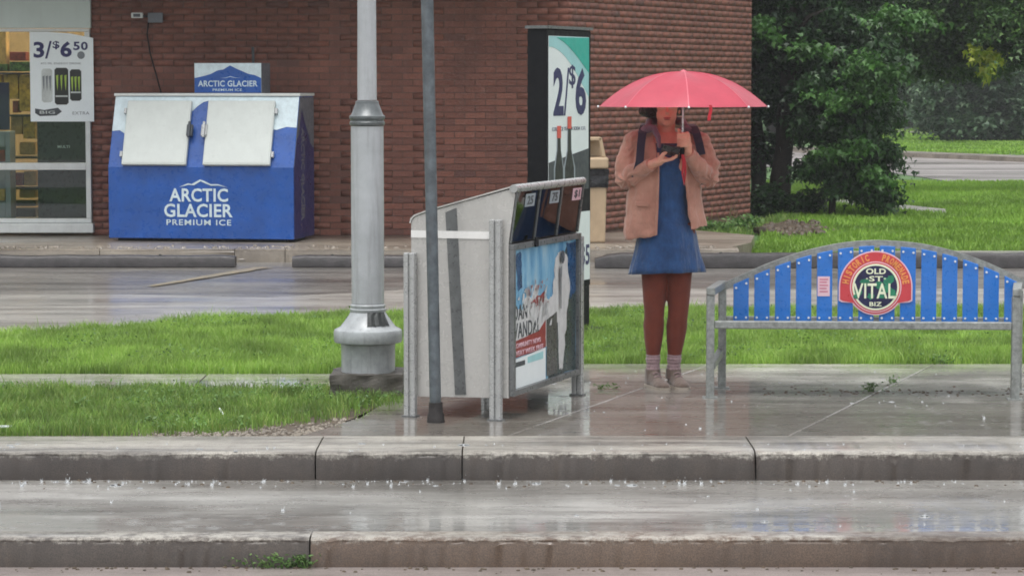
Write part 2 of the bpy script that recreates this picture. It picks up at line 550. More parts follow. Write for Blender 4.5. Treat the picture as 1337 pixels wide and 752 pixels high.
class MB:
    def __init__(s):
        s.v, s.f = [], []

    def box(s, x0, x1, y0, y1, z0, z1, fn=None):
        k = len(s.v)
        pts = [(x, y, z) for z in (z0, z1) for x, y in ((x0, y0), (x1, y0), (x1, y1), (x0, y1))]
        s.v += [fn(*p) if fn else p for p in pts]
        for q in ((3, 2, 1, 0), (4, 5, 6, 7), (0, 1, 5, 4), (1, 2, 6, 5), (2, 3, 7, 6), (3, 0, 4, 7)):
            s.f.append(tuple(k + i for i in q))
        return s

    def prism(s, pts, fn, w0, w1):
        """outline pts (u,v) carried by fn(u,v,w), from w0 to w1"""
        k, n = len(s.v), len(pts)
        s.v += [tuple(fn(u, v, w0)) for u, v in pts] + [tuple(fn(u, v, w1)) for u, v in pts]
        s.f.append(tuple(k + i for i in reversed(range(n))))
        s.f.append(tuple(k + n + i for i in range(n)))
        for i in range(n):
            j = (i + 1) % n
            s.f.append((k + i, k + j, k + n + j, k + n + i))
        return s

    def tube(s, pts, rad, n=10, caps=True, sx=1.0):
        pts = [Vector(p) for p in pts]
        if isinstance(rad, (int, float)):
            rad = [rad] * len(pts)
        k = len(s.v)
        up = None
        for i, p in enumerate(pts):
            a = pts[max(0, i - 1)]
            b = pts[min(len(pts) - 1, i + 1)]
            d = (b - a).normalized()
            if up is None:
                up = Vector((0, 0, 1)) if abs(d.z) < 0.9 else Vector((0, -1, 0))
            x = d.cross(up).normalized()
            y = x.cross(d).normalized()
            up = y
            for j in range(n):
                t = 2 * PI * j / n
                s.v.append(tuple(p + (x * math.cos(t) * sx + y * math.sin(t)) * rad[i]))
        for i in range(len(pts) - 1):
            for j in range(n):
                a, b = k + i * n + j, k + i * n + (j + 1) % n
                s.f.append((a, b, b + n, a + n))
        if caps:
            s.f.append(tuple(k + j for j in reversed(range(n))))
            s.f.append(tuple(k + (len(pts) - 1) * n + j for j in range(n)))
        return s

    def lathe(s, prof, cx=0, cy=0, n=32, sx=1.0, sy=1.0):
        k = len(s.v)
        for r, z in prof:
            for j in range(n):
                t = 2 * PI * j / n
                s.v.append((cx + r * sx * math.cos(t), cy + r * sy * math.sin(t), z))
        for i in range(len(prof) - 1):
            for j in range(n):
                a, b = k + i * n + j, k + i * n + (j + 1) % n
                s.f.append((a, b, b + n, a + n))
        s.f.append(tuple(k + j for j in reversed(range(n))))
        s.f.append(tuple(k + (len(prof) - 1) * n + j for j in range(n)))
        return s

    def ball(s, c, r, n=14, m=9, rot=None):
        k = len(s.v)
        c = Vector(c)
        r = Vector(r) if not isinstance(r, (int, float)) else Vector((r, r, r))
        pts = []
        for i in range(m + 1):
            ph = PI * i / m
            for j in range(n):
                t = 2 * PI * j / n
                p = Vector((math.sin(ph) * math.cos(t) * r.x, math.sin(ph) * math.sin(t) * r.y, math.cos(ph) * r.z))
                if rot is not None:
                    p = rot @ p
                pts.append(tuple(c + p))
        s.v += pts
        for i in range(m):
            for j in range(n):
                a, b = k + i * n + j, k + i * n + (j + 1) % n
                s.f.append((a, a + n, b + n, b))
        return s

    def cap(s, a, b, ra, rb, n=12):
        """limb segment with round ends"""
        s.tube([a, b], [ra, rb], n)
        s.ball(a, ra, n, 8)
        s.ball(b, rb, n, 8)
        return s

    def mesh(s, name, merge=False):
        me = bpy.data.meshes.new(name)
        me.from_pydata([tuple(p) for p in s.v], [], s.f)
        if merge:
            bm = bmesh.new()
            bm.from_mesh(me)
            bmesh.ops.remove_doubles(bm, verts=bm.verts, dist=1e-5)
            bmesh.ops.recalc_face_normals(bm, faces=bm.faces)
            bm.to_mesh(me)
            bm.free()
        me.update()
        return me

    def build(s, name, mat, parent=None, world=False, smooth=False, bevel=0.0, merge=False):
        o = link_mesh(name, s.mesh(name, merge), mat, parent, world, smooth, bevel)
        if smooth:
            mod = o.modifiers.new('edge', 'EDGE_SPLIT')
            mod.split_angle = math.radians(38)
        return o


def np_mesh(name, verts, faces, mat, parent=None):
    """verts (N,3), faces (M,k) arrays -> one object"""
    me = bpy.data.meshes.new(name)
    k = faces.shape[1]
    me.vertices.add(len(verts))
    me.vertices.foreach_set('co', verts.astype(np.float32).ravel())
    me.loops.add(faces.size)
    me.loops.foreach_set('vertex_index', faces.astype(np.int32).ravel())
    me.polygons.add(len(faces))
    me.polygons.foreach_set('loop_start', np.arange(0, faces.size, k, dtype=np.int32))
    me.update(calc_edges=True)
    me.validate()
    me.materials.append(M[mat])
    o = bpy.data.objects.new(name, me)
    C.objects.link(o)
    o.parent = parent
    return o


def remeshed(mb, voxel, smooth_it=6, name='m', disp=None):
    """union of closed pieces into one continuous surface"""
    me = mb.mesh(name, True)
    o = bpy.data.objects.new(name, me)
    C.objects.link(o)
    r = o.modifiers.new('r', 'REMESH')
    r.mode = 'VOXEL'
    r.voxel_size = voxel
    r.use_smooth_shade = True
    if smooth_it:
        sm = o.modifiers.new('s', 'SMOOTH')
        sm.factor = 0.5
        sm.iterations = smooth_it
    dg = bpy.context.evaluated_depsgraph_get()
    out = bpy.data.meshes.new_from_object(o.evaluated_get(dg))
    bpy.data.objects.remove(o)
    bpy.data.meshes.remove(me)
    if disp:
        ns = [v.normal.copy() for v in out.vertices]
        cs = [v.co.copy() for v in out.vertices]
        flat = []
        for c, q in zip(cs, ns):
            flat.extend(c + q * disp(c))
        out.vertices.foreach_set('co', flat)
        out.update()
    out.polygons.foreach_set('use_smooth', [True] * len(out.polygons))
    return out


def text_outline(body, bold=0.0, extrude=0.0, spacing=1.0):
    cu = bpy.data.curves.new('t', 'FONT')
    cu.body = body
    cu.size = 1.0
    cu.offset = bold
    cu.space_character = spacing
    cu.resolution_u = 3
    cu.extrude = extrude
    o = bpy.data.objects.new('t', cu)
    C.objects.link(o)
    dg = bpy.context.evaluated_depsgraph_get()
    me = bpy.data.meshes.new_from_object(o.evaluated_get(dg))
    bpy.data.objects.remove(o)
    bpy.data.curves.remove(cu)
    return me


def text(name, body, fn, u0, v0, u1, v1, w0, mat, parent, world=False, bold=0.02, thick=0.0015, spacing=1.05):
    """letters filling the rectangle u0..u1, v0..v1 of the surface carried by fn"""
    me = text_outline(body, bold, 0.1, spacing)
    if not len(me.vertices):
        return None
    xs = [v.co.x for v in me.vertices]
    ys = [v.co.y for v in me.vertices]
    ax, bx, ay, by = min(xs), max(xs), min(ys), max(ys)
    for v in me.vertices:
        u = u0 + (v.co.x - ax) / (bx - ax) * (u1 - u0)
        q = v0 + (v.co.y - ay) / (by - ay) * (v1 - v0)
        v.co = fn(u, q, w0 + (thick if v.co.z > 0 else 0))
    return link_mesh(name, me, mat, parent, world)


def rect(u0, v0, u1, v1):
    return [(u0, v0), (u1, v0), (u1, v1), (u0, v1)]


def disc(cu, cv, r, n=40, a0=0, a1=2 * PI):
    k = n if abs(a1 - a0 - 2 * PI) < 1e-6 else n + 1
    return [(cu + r * math.cos(a0 + (a1 - a0) * i / n), cv + r * math.sin(a0 + (a1 - a0) * i / n)) for i in range(k)]


def sheet(name, pts, z, mat, parent=None, kind='structure', sub=0, bumpy=0.0, thick=0.0):
    """ground sheet from an outline"""
    bm = bmesh.new()
    vs = [bm.verts.new((p[0], p[1], z)) for p in pts]
    bm.faces.new(vs)
    bmesh.ops.triangulate(bm, faces=bm.faces)
    if sub:
        bmesh.ops.subdivide_edges(bm, edges=bm.edges, cuts=sub, use_grid_fill=True)
    if bumpy:
        for v in bm.verts:
            v.co.z += bumpy * noise.noise(v.co * 0.8)
    bmesh.ops.recalc_face_normals(bm, faces=bm.faces)
    if bm.faces and sum(f.normal.z for f in bm.faces) < 0:
        bmesh.ops.reverse_faces(bm, faces=bm.faces)
    me = bpy.data.meshes.new(name)
    bm.to_mesh(me)
    bm.free()
    o = link_mesh(name, me, mat, parent)
    if kind and parent is None:
        o['kind'] = kind
    return o


def inside(poly, x, y):
    poly = np.asarray(poly)
    c = np.zeros(len(x), bool)
    j = len(poly) - 1
    for i in range(len(poly)):
        xi, yi, xj, yj = *poly[i], *poly[j]
        c ^= ((yi > y) != (yj > y)) & (x < (xj - xi) * (y - yi) / (yj - yi + 1e-12) + xi)
        j = i
    return c


def nz(x, y, s):
    return np.sin(x * s * 1.7 + 1.3 * np.sin(y * s * 1.1)) * np.cos(y * s * 1.3 + 1.7 * np.sin(x * s * 0.7 + 2))


def grass(name, poly, dens, h, wdt, mat, z=0.0, thin=None, label=None, edge=0.03):
    poly = np.array([(p[0], p[1]) for p in poly])
    lo, hi = poly.min(0), poly.max(0)
    n = int(dens * (hi[0] - lo[0]) * (hi[1] - lo[1]))
    x = rng.uniform(lo[0], hi[0], n)
    y = rng.uniform(lo[1], hi[1], n)
    k = inside(poly, x + rng.normal(0, edge, n), y + rng.normal(0, edge, n))
    if thin is not None:
        k &= rng.random(n) < thin(x, y)
    x, y = x[k], y[k]
    n = len(x)
    hh = h * (0.45 + 0.75 * rng.random(n)) * (1 + 0.22 * nz(x, y, 3.1) + 0.18 * nz(x, y, 11)) * np.where(rng.random(n) < 0.02, 1.5, 1.0)
    a = rng.uniform(0, 2 * PI, n)
    b = rng.uniform(0, 2 * PI, n)
    ln = rng.uniform(0.1, 0.75, n) * hh
    wx, wy = np.cos(a) * wdt / 2, np.sin(a) * wdt / 2
    v = np.zeros((n, 5, 3))
    v[:, 0] = np.stack([x - wx, y - wy, np.full(n, z - 0.005)], 1)
    v[:, 1] = np.stack([x + wx, y + wy, np.full(n, z - 0.005)], 1)
    mx, my = x + np.cos(b) * ln * 0.3, y + np.sin(b) * ln * 0.3
    v[:, 2] = np.stack([mx + wx * 0.8, my + wy * 0.8, z + hh * 0.6], 1)
    v[:, 3] = np.stack([mx - wx * 0.8, my - wy * 0.8, z + hh * 0.6], 1)
    v[:, 4] = np.stack([x + np.cos(b) * ln, y + np.sin(b) * ln, z + hh], 1)
    base = np.arange(n)[:, None] * 5
    tri = np.array([[0, 1, 2], [0, 2, 3], [3, 2, 4]])
    f = (base[:, :, None] + tri[None]).reshape(-1, 3)
    o = np_mesh(name, v.reshape(-1, 3), f, mat)
    o['kind'] = 'stuff'
    if label:
        o['label'] = label
    return o


LEAF = {
    'maple': (np.array([(0, 0, 0), (0.42, 0.25, 0.03), (0.16, 0.42, 0), (0.0, 1.0, -0.12), (-0.16, 0.42, 0), (-0.42, 0.25, 0.03)]),
              np.array([(0, 1, 2), (0, 2, 3), (0, 3, 4), (0, 4, 5)])),
    'oval': (np.array([(0, 0, 0), (0.26, 0.5, 0.06), (0, 1.0, -0.08), (-0.26, 0.5, 0.06)]),
             np.array([(0, 1, 2), (0, 2, 3)])),
}


def leaves(name, pts, size, mat, parent=None, shape='maple', droop=0.5, var=0.35):
    n = len(pts)
    lv, lf = LEAF[shape]
    # leaf axis: mostly outward/down; normal mostly up
    a = rng.uniform(0, 2 * PI, n)
    el = rng.normal(-droop, 0.45, n)
    y = np.stack([np.cos(a) * np.cos(el), np.sin(a) * np.cos(el), np.sin(el)], 1)
    up = np.stack([rng.normal(0, 0.45, n), rng.normal(0, 0.45, n), np.ones(n)], 1)
    x = np.cross(y, up)
    x /= np.linalg.norm(x, axis=1)[:, None] + 1e-9
    z = np.cross(x, y)
    s = size * rng.uniform(1 - var, 1 + var, n)
    v = pts[:, None, :] + s[:, None, None] * (lv[None, :, 0:1] * x[:, None] + lv[None, :, 1:2] * y[:, None] + lv[None, :, 2:3] * z[:, None])
    f = (np.arange(n)[:, None, None] * len(lv) + lf[None]).reshape(-1, 3)
    return np_mesh(name, v.reshape(-1, 3), f, mat, parent)


def clump_points(blobs, per_clump=60, spread=0.16, flat=0.5):
    """blobs: (centre, radii, number of clumps) -> leaf points gathered in drooping sprays"""
    out = []
    for c, r, m in blobs:
        d = rng.normal(size=(m, 3))
        d /= np.linalg.norm(d, axis=1)[:, None]
        rad = rng.random(m) ** 0.45
        cc = np.array(c) + d * rad[:, None] * np.array(r)
        for q in cc:
            k = int(per_clump * rng.uniform(0.5, 1.4))
            dir_ = rng.uniform(0, 2 * PI)
            t = rng.normal(0, spread, k)
            sd_ = rng.normal(0, spread * 0.55, k)
            p = np.stack([q[0] + t * np.cos(dir_) - sd_ * np.sin(dir_), q[1] + t * np.sin(dir_) + sd_ * np.cos(dir_),
                          q[2] + rng.normal(0, spread * flat * 0.6, k) - np.abs(t) * 0.35], 1)
            out.append(p)
    return np.concatenate(out)


def local(o, pts):
    m = np.array(root_matrix(o).inverted())
    return pts @ m[:3, :3].T + m[:3, 3]


# ------------------------------------------------------------------ ground
YK2 = G(600, 590, 0).y          # edge of the pavement kerb
YK1 = G(600, 706, -0.13).y      # edge of the near kerb
ZL, ZR = -0.13, -0.235
YKB = G(600, 569, 0).y          # back of the kerb strip
YB = G(1000, 475, 0).y          # back of the pavement
X0, X1 = -60, 60
sheet('ground', [(-400, -400), (400, -400), (400, YK1 - 0.2), (-400, YK1 - 0.2)], ZR - 0.03, 'turf')
sheet('road', [(X0, -12), (X1, -12), (X1, YK1 + 0.02), (X0, YK1 + 0.02)], ZR, 'road')
sheet('lane', [(X0, YK1 + 0.12), (X1, YK1 + 0.12), (X1, YK2 + 0.05), (X0, YK2 + 0.05)], ZL, 'lane')
g2 = sheet('soil', [(-400, YK2 + 0.1), (400, YK2 + 0.1), (400, 900), (-400, 900)], -0.03, 'soil')


def kerb(rootname, y_edge, depth, z_top, z_bot, joints, mat, chunk, label_, seed):
    r = empty(rootname, (0, y_edge, z_bot))
    r['kind'] = 'structure'
    for i in range(len(joints) - 1):
        xa, xb = joints[i] + 0.0035, joints[i + 1] - 0.0035
        n = max(2, int((xb - xa) / (0.025 if -3 < (xa + xb) / 2 < 3 else 0.3)))
        if xb - xa > 8:
            n = 40
        mb = MB()
        prof_n = 7
        for k in range(n + 1):
            x = xa + (xb - xa) * k / n
            e1 = noise.noise(Vector((x * 2.1, seed, 0)))
            e2 = noise.noise(Vector((x * 9.0, seed + 5, 0)))
            e3 = noise.noise(Vector((x * 31.0, seed + 9, 0)))
            chip = (0.25 + max(0, e1 * 0.6 + e2 * 0.6 + e3 * 0.9)) * chunk * (0.6 + 0.8 * abs(noise.noise(Vector((x * 70, seed, 3)))))
            endd = min((x - xa), (xb - x))
            chip += max(0, 0.05 - endd) * 0.35 * (0.5 + e3)
            rnd = 0.012 + chip
            pr = [(0.004 * e2, z_bot - 0.06), (0.003 * e3, z_top - rnd * 1.35 - 0.002), (0.004 + rnd * 0.12, z_top - rnd * 1.0), (0.30 * rnd + 0.004 * e3, z_top - rnd * 0.5),
                  (rnd * 1.0, z_top - rnd * 0.14 + 0.002 * e3), (rnd * 2.0 + 0.01, z_top), (depth, z_top)]
            for (yy, zz) in pr:
                mb.v.append((x, y_edge + yy, zz))
        for k in range(n):
            for j in range(prof_n - 1):
                a = k * prof_n + j
                mb.f.append((a, a + prof_n, a + prof_n + 1, a + 1))
        mb.f.append(tuple(range(prof_n)))
        mb.f.append(tuple(n * prof_n + j for j in reversed(range(prof_n))))
        mb.build('kerb_stone', mat if not callable(mat) else mat(i), r, world=True, smooth=True)
    return r


jx = lambda px: PX(px, YK2)
kerb('kerb', YK2, YKB - YK2 - 0.008, 0.0, ZL, [X0, -8, -4.6, jx(-120), jx(410), jx(603), jx(989), jx(1500), 5.5, 9, X1], 'kerb', 0.045, '', 3)
jy = lambda px: PX(px, YK1)
kerb('near_kerb', YK1, 0.16, ZL + 0.012, ZR, [X0, -6, -3.4, jy(402), jy(1450), 4.6, X1],
     lambda i: 'kerb_near' if i >= 3 else 'kerb_left', 0.035, '', 11)

# pavement slabs, joints running obliquely like the one behind the bench
dv = Vector((G(1220, 475).x - G(990, 588).x, G(1220, 475).y - G(990, 588).y, 0))
slope = dv.x / dv.y
pav = empty('pavement', (0, YKB, 0), kind='structure')
xs = [jx(603) + slope * (YKB - YK2) * 1.0 - 0.0, jx(989) + slope * (YKB - YK2), jx(1420), 4.8, 7.0, 12, X1]
first_left = G(520, 562).x
jl = [first_left - slope * 0] + xs
for i in range(len(jl) - 1):
    a, b = jl[i] + 0.004, jl[i + 1] - 0.004
    dy = YB - YKB
    if i == 0:
        pts = [(G(392, 567).x, YKB), (b, YKB), (b + slope * dy, YB), (G(560, 476).x, YB), (G(533, 505).x, G(533, 505).y), (G(470, 545).x, G(470, 545).y)]
    else:
        pts = [(a, YKB), (b, YKB), (b + slope * dy, YB), (a + slope * dy, YB)]
    mb = MB()
    mb.prism(pts, lambda u, v, q: (u, v, q), -0.06, 0.0)
    mb.build('paving_slab', 'walk', pav, world=True, bevel=0.004)
# narrow walk on the left between the two strips of grass
ya, yb = G(200, 506).y, G(200, 488).y
wj = [-30, -10, -6.0, PX(-60, ya), PX(250, ya), PX(470, ya), G(556, 490).x]
for i in range(len(wj) - 1):
    mb = MB().prism([(wj[i] + 0.005, ya), (wj[i + 1] - 0.005, ya), (wj[i + 1] - 0.005, yb), (wj[i] + 0.005, yb)], lambda u, v, q: (u, v, q), -0.06, 0.0)
    mb.build('paving_slab', 'walk', pav, world=True, bevel=0.004)

# turf
grass_back_edge = [(-12, G(0, 440).y - 0.9), (PX(-60, 18), G(0, 438).y), (PX(80, 18.3), G(0, 434).y), (PX(200, 19), G(0, 426).y), (PX(300, 19.4), G(0, 416).y),
                   (PX(520, 19.8), G(0, 410).y), (PX(900, 20), G(0, 406).y), (PX(1337, 20), G(0, 405).y), (14, G(0, 405).y)]
strip = [(14, YB + 0.01), (G(556, 476).x, YB + 0.01), (G(540, 488).x, yb + 0.01), (-12, yb + 0.01)] + grass_back_edge
sheet('lawn_strip', strip, -0.012, 'turf', bumpy=0)
grass('lawn_grass', strip, 8500, 0.07, 0.005, 'blade', -0.012)
sheet('lawn_beside_pavement', [(-14, YKB), (G(380, 569).x, YKB), (G(455, 545).x, G(455, 545).y), (G(535, 507).x, G(535, 507).y), (G(536, 507).x, ya), (-14, ya)], -0.015, 'soil')
front = [(-14, YKB + 0.03), (G(60, 572).x, YKB + 0.03), (G(300, 560).x, G(300, 561).y), (G(340, 552).x, G(340, 552).y), (G(420, 545).x, G(420, 545).y), (G(520, 530).x, G(520, 530).y),
         (G(532, 508).x, ya), (-14, ya)]


def thin_front(x, y):
    px = W0 / 2 + x / y * FPX
    bare = np.clip((px - 330) / 160, 0, 1) * np.clip((14.35 - y) / 0.5, 0, 1)
    return np.clip(0.95 - 0.8 * bare - 0.22 * (nz(x, y, 5) > 0.3), 0.04, 1)


grass('verge_grass', front, 9000, 0.06, 0.005, 'blade2', -0.015, thin_front, edge=0.07)
random.seed(14)
for nm_, poly_, cnt, zz_ in (('clover', front, 7000, 0.0), ('clover', strip, 3500, 0.02)):
    pp_ = np.array([(p[0], p[1]) for p in poly_])
    x = rng.uniform(-3.2, 3.6, cnt * 3)
    y = rng.uniform(pp_[:, 1].min(), pp_[:, 1].max(), cnt * 3)
    k = inside(pp_, x, y) & (nz(x, y, 2.3) + 0.4 * nz(x, y, 9) > 0.15)
    x, y = x[k][:cnt], y[k][:cnt]
    o = leaves(nm_, np.stack([x, y, zz_ + rng.uniform(0.0, 0.045, len(x))], 1), 0.022, 'weed', None, 'oval', -0.1)
    o['kind'] = 'stuff'
sheet('lawn', [(-60, 26.5), (60, 26.5), (60, 400), (-60, 400)], -0.008, 'far_turf')

# ------------------------------------------------------------------ parking lot
lot_y0 = 17.0
lot = [(-14, G(0, 440).y - 1.0)] + [(p[0], p[1] - 0.05) for p in grass_back_edge[1:-1]] + [(40, G(0, 405).y), (40, 25.35), (-14, 25.35)]
sheet('parking_lot', lot, -0.006, 'asphalt')
conc = [(-14, G(0, 440).y - 1.0)] + [(p[0], p[1] - 0.05) for p in grass_back_edge[1:-1]] + [(40, G(0, 405).y), (40, G(0, 378).y), (PX(560, 21), G(0, 376).y), (PX(360, 22), G(0, 388).y), (PX(180, 22), G(0, 384).y), (-14, G(0, 382).y)]
sheet('lot_concrete', conc, -0.002, 'lot_conc')
pa, pb = G(196, 374), G(345, 349)
dn = Vector((pb.y - pa.y, -(pb.x - pa.x), 0)).normalized() * 0.07
out1, out2 = [], []
for k in range(15):
    t = k / 14
    q = pa.lerp(pb, t)
    wl_ = (0.55 + 0.7 * t) * random.uniform(0.75, 1.15)
    out1.append((q.x + dn.x * wl_, q.y + dn.y * wl_))
    out2.append((q.x - dn.x * wl_, q.y - dn.y * wl_))
mb = MB()
for k in range(14):
    mb.v += [(*out1[k], 0.003), (*out1[k + 1], 0.003), (*out2[k + 1], 0.003), (*out2[k], 0.003)]
    mb.f.append(tuple(4 * k + q for q in range(4)))
o = mb.build('painted_parking_line', 'yellow', merge=True)
o['kind'] = 'structure'

# store walk (raised) and the concrete beyond it
ZW = 0.12
WY = 27.55
kerb('store_walk_kerb', 25.3, 0.3, ZW, 0.0, [-14, -6, -3.9, PX(306, 25.3), PX(372, 25.3), 1.2, 2.15], 'apron', 0.05, '', 21)
mb = MB().prism([(-14, 25.6), (2.1, 25.6), (2.35, 26.3), (2.5, 27.6), (1.9, 28.6), (1.0, 28.1), (0.6, WY + 0.2), (-14, WY + 0.2)], lambda u, v, q: (u, v, q), -0.02, ZW)
o = mb.build('store_walk', 'apron')
o['kind'] = 'structure'
mb = MB().prism([(3.3, 25.1), (40, 25.1), (40, 26.4), (3.3, 26.4)], lambda u, v, q: (u, v, q), -0.02, 0.035)
o = mb.build('edging_slab', 'lot_conc')
o['kind'] = 'structure'

# wheel stops
STOPS = 'low parking kerbs along the edge of the lot'


def wheel_stop(xa, xb, Y, h, d, label, rnd=0.0):
    r = empty('wheel_stop', ((xa + xb) / 2, Y, 0), 0, label, 'wheel stop', STOPS)
    mb = MB()
    n = max(6, int((xb - xa) / 0.12))
    pr = [(0, 0), (0.004, h * 0.75), (0.02, h * 0.96), (0.05, h), (d - 0.03, h), (d, h * 0.8), (d, 0)]
    for k in range(n + 1):
        x = xa + (xb - xa) * k / n
        s = 1.0
        if k == 0 or k == n:
            s = 0.9 - rnd
        elif k in (1, n - 1) and rnd:
            s = 1 - rnd * 0.3
        for yy, zz in pr:
            mb.v.append((x, Y + d / 2 + (yy - d / 2) * s + 0.006 * noise.noise(Vector((x * 3, zz * 9, Y))), zz * s + (0.008 * noise.noise(Vector((x * 4, 3, Y))) if zz > 0 else 0)))
    m = len(pr)
    for k in range(n):
        for j in range(m - 1):
            a = k * m + j
            mb.f.append((a, a + m, a + m + 1, a + 1))
    mb.f.append(tuple(range(m)))
    mb.f.append(tuple(n * m + j for j in reversed(range(m))))
    mb.build('stop_beam', 'timber', r, world=True, smooth=True)
    for q in (0.2, 0.8):
        x = xa + (xb - xa) * q
        MB().lathe([(0.014, 0), (0.014, h + 0.008), (0.004, h + 0.012)], x, Y + d * 0.5, 10).build('anchor_pin', 'rust_hole', r, world=True)
    return r


wy = 24.55
wheel_stop(PX(-190, wy), PX(306, wy), wy, 0.10, 0.2, 'dark low parking kerb in front of the store window and blue ice freezer')
wheel_stop(PX(381, wy), PX(640, wy), wy, 0.10, 0.2, 'dark low parking kerb seen behind the grey lamp post')
wheel_stop(PX(777, wy), PX(1600, wy), wy - 0.1, 0.125, 0.24, 'dark round-ended parking kerb behind the woman and the bench', 0.25)

# ------------------------------------------------------------------ store building
bx0, cx_, cy_ = -8.6, 0.577, WY
fx, fy = 2.857, 32.1
ztop = 3.5
bld = empty('store_building', (-3, WY, ZW), 0, 'brown brick store with white framed window at its left end', 'building')
wx = PX(121, WY)       # right edge of the window
zs, zh = PZ(291, WY), PZ(38, WY)
T = 0.25
mb = MB().box(wx, cx_, WY + 0.006, WY + T, 0.0, ztop)
mb.box(bx0, -7.6, WY + 0.006, WY + T, 0.0, ztop)
mb.box(-7.6, wx, WY + 0.02, WY + T, zh + 0.99, ztop)
mb.build('mortar_wall', 'mortar', bld, world=True)
ang = math.atan2(fy - cy_, fx - cx_)
L2 = math.hypot(fx - cx_, fy - cy_)
ex, ey = math.cos(ang), math.sin(ang)
nx_, ny_ = ey, -ex      # outward normal of the oblique wall
oblq = lambda u, w_, z: (cx_ + ex * u + nx_ * w_, cy_ + ey * u + ny_ * w_, z)
mb = MB()
mb.box(0.0, L2, -T, -0.006, 0.0, ztop, oblq)
mb.box(0, 9.0, 0.012, 0.2, 0, ztop, lambda a, b, z: (fx - b, fy + a, z))
mb.build('mortar_wall', 'mortar', bld, world=True)
mb = MB().prism([(bx0, WY - 0.25), (cx_ + 0.02, WY - 0.25), (cx_ + 0.15, WY), (fx + 0.15, fy), (fx + 0.15, 42), (bx0, 42)], lambda u, v, q: (u, v, q), ztop, ztop + 0.35)
mb.build('roof', 'white', bld, world=True)
mb = MB().prism([(bx0, WY - 1.5), (PX(735, WY - 1), WY - 1.5), (PX(742, WY), WY), (bx0, WY)], lambda u, v, q: (u, v, q), 3.0, 3.3)  # unseen overhang, added to darken the left wall below it
mb.build('canopy', 'slate', bld, world=True)

# bricks
BL, BH, PL, PH, BD = 0.204, 0.0575, 0.213, 0.0665, 0.0021
bv, parts = [], []
z = ZW + 0.005
row = 0
while z < ztop - 0.07:
    off = 0.5 * PL if row % 2 else 0
    x = cx_ - off
    first = True
    while x > wx + 0.02:
        x0 = max(wx + 0.004, x - BL)
        x1 = x if not (first and row % 2) else cx_
        x1 = min(x1, cx_)
        if x1 - x0 > 0.03:
            bv.append((0, x0, x1, z))
        if first and row % 2 and cx_ - x - 0.01 > 0.03:
            bv.append((0, x + 0.01, cx_, z))
            bv[-2] = (0, x0, x, z)
        first = False
        x -= PL
    u = off - PL if off else 0.0
    while u < L2 - 0.02:
        a, b = max(0.003, u), min(L2 - 0.002, u + BL)
        if b - a > 0.03:
            bv.append((1, a, b, z))
        u += PL
    z += PH
    row += 1


def proj(x, y, zz):
    d = Vector((x, y, zz - CAM_Z))
    c = d.dot(_f)
    return W0 / 2 + FPX * d.x / c, H0 / 2 - FPX * d.dot(_u) / c


cand = []
for i, (k, a, b, zz) in enumerate(bv):
    if k == 0 and b - a > 0.18:
        px, py = proj((a + b) / 2, WY, zz + BH / 2)
        if (418 < px < 455 or 505 < px < 548 or 572 < px < 688) and 0 < py < 312:
            cand.append((0, i))
        elif (122 < px < 690) and 0 < py < 120:
            cand.append((1, i))
cand.sort()
single = set(i for _, i in cand[:298])
bm_proto = MB().box(-BL / 2, BL / 2, -BD, 0.004, 0, BH).mesh('brick')
bm_proto.materials.append(M['brick'])
VV, FF = [], []
for i, (k, a, b, zz) in enumerate(bv):
    d = BD + random.uniform(-0.0009, 0.0009)
    if i in single:
        o = bpy.data.objects.new('brick', bm_proto)
        C.objects.link(o)
        o.parent = bld
        o.location = ((a + b) / 2 + 3, WY + 0.0 + BD - d - 0 - WY, zz - ZW)
        o.scale = ((b - a) / BL, 1, 1)
        continue
    t = random.uniform(-0.0012, 0.0012)
    fn = (lambda x, y, q: (x, WY + y, q)) if k == 0 else (lambda x, y, q: oblq(x, -y, q))
    mbx = MB().box(a, b, -d, 0.004, zz + t, zz + BH + t, fn)
    base = len(VV)
    VV += mbx.v
    FF += [tuple(base + j for j in f) for f in mbx.f]
o = np_mesh('brickwork', (np.array(VV) - np.array([-3, WY, ZW])), np.array(FF), 'brick', bld)
o['kind'] = 'stuff'

# window
wnd = empty('window', (0, 0, 0))
wnd.parent = bld
wnd.location = (wx + 3 - 2.0, 0, zs - ZW)
wl = -7.6
MB().box(wl, wx - 0.003, WY - 0.05, WY + 0.10, zs - 0.0, zs + 0.045).box(wl, wx - 0.003, WY - 0.05, WY + 0.10, zh - 0.03, zh) \
    .box(wx - 0.055, wx - 0.003, WY - 0.05, WY + 0.10, zs + 0.047, zh - 0.032).box(wl, wx - 0.057, WY - 0.045, WY + 0.09, PZ(222, WY), PZ(213, WY)) \
    .box(PX(-90, WY), PX(-83, WY), WY - 0.045, WY + 0.09, PZ(212.8, WY), zh - 0.032).build('frame', 'white', wnd, world=True, bevel=0.006)
MB().box(wl, wx + 0.02, WY - 0.09, WY + 0.1, ZW + 0.03, zs - 0.003).build('sill', 'white', wnd, world=True, bevel=0.008)
MB().box(wl, wx - 0.03, WY + 0.012, WY + 0.018, zs + 0.01, zh - 0.01).build('pane', 'glass', wnd, world=True)
MB().box(wl, wx + 0.012, WY - 0.06, WY + 0.02, zh + 0.004, zh + 1.0).build('fascia', 'fascia', bld, world=True, bevel=0.006)

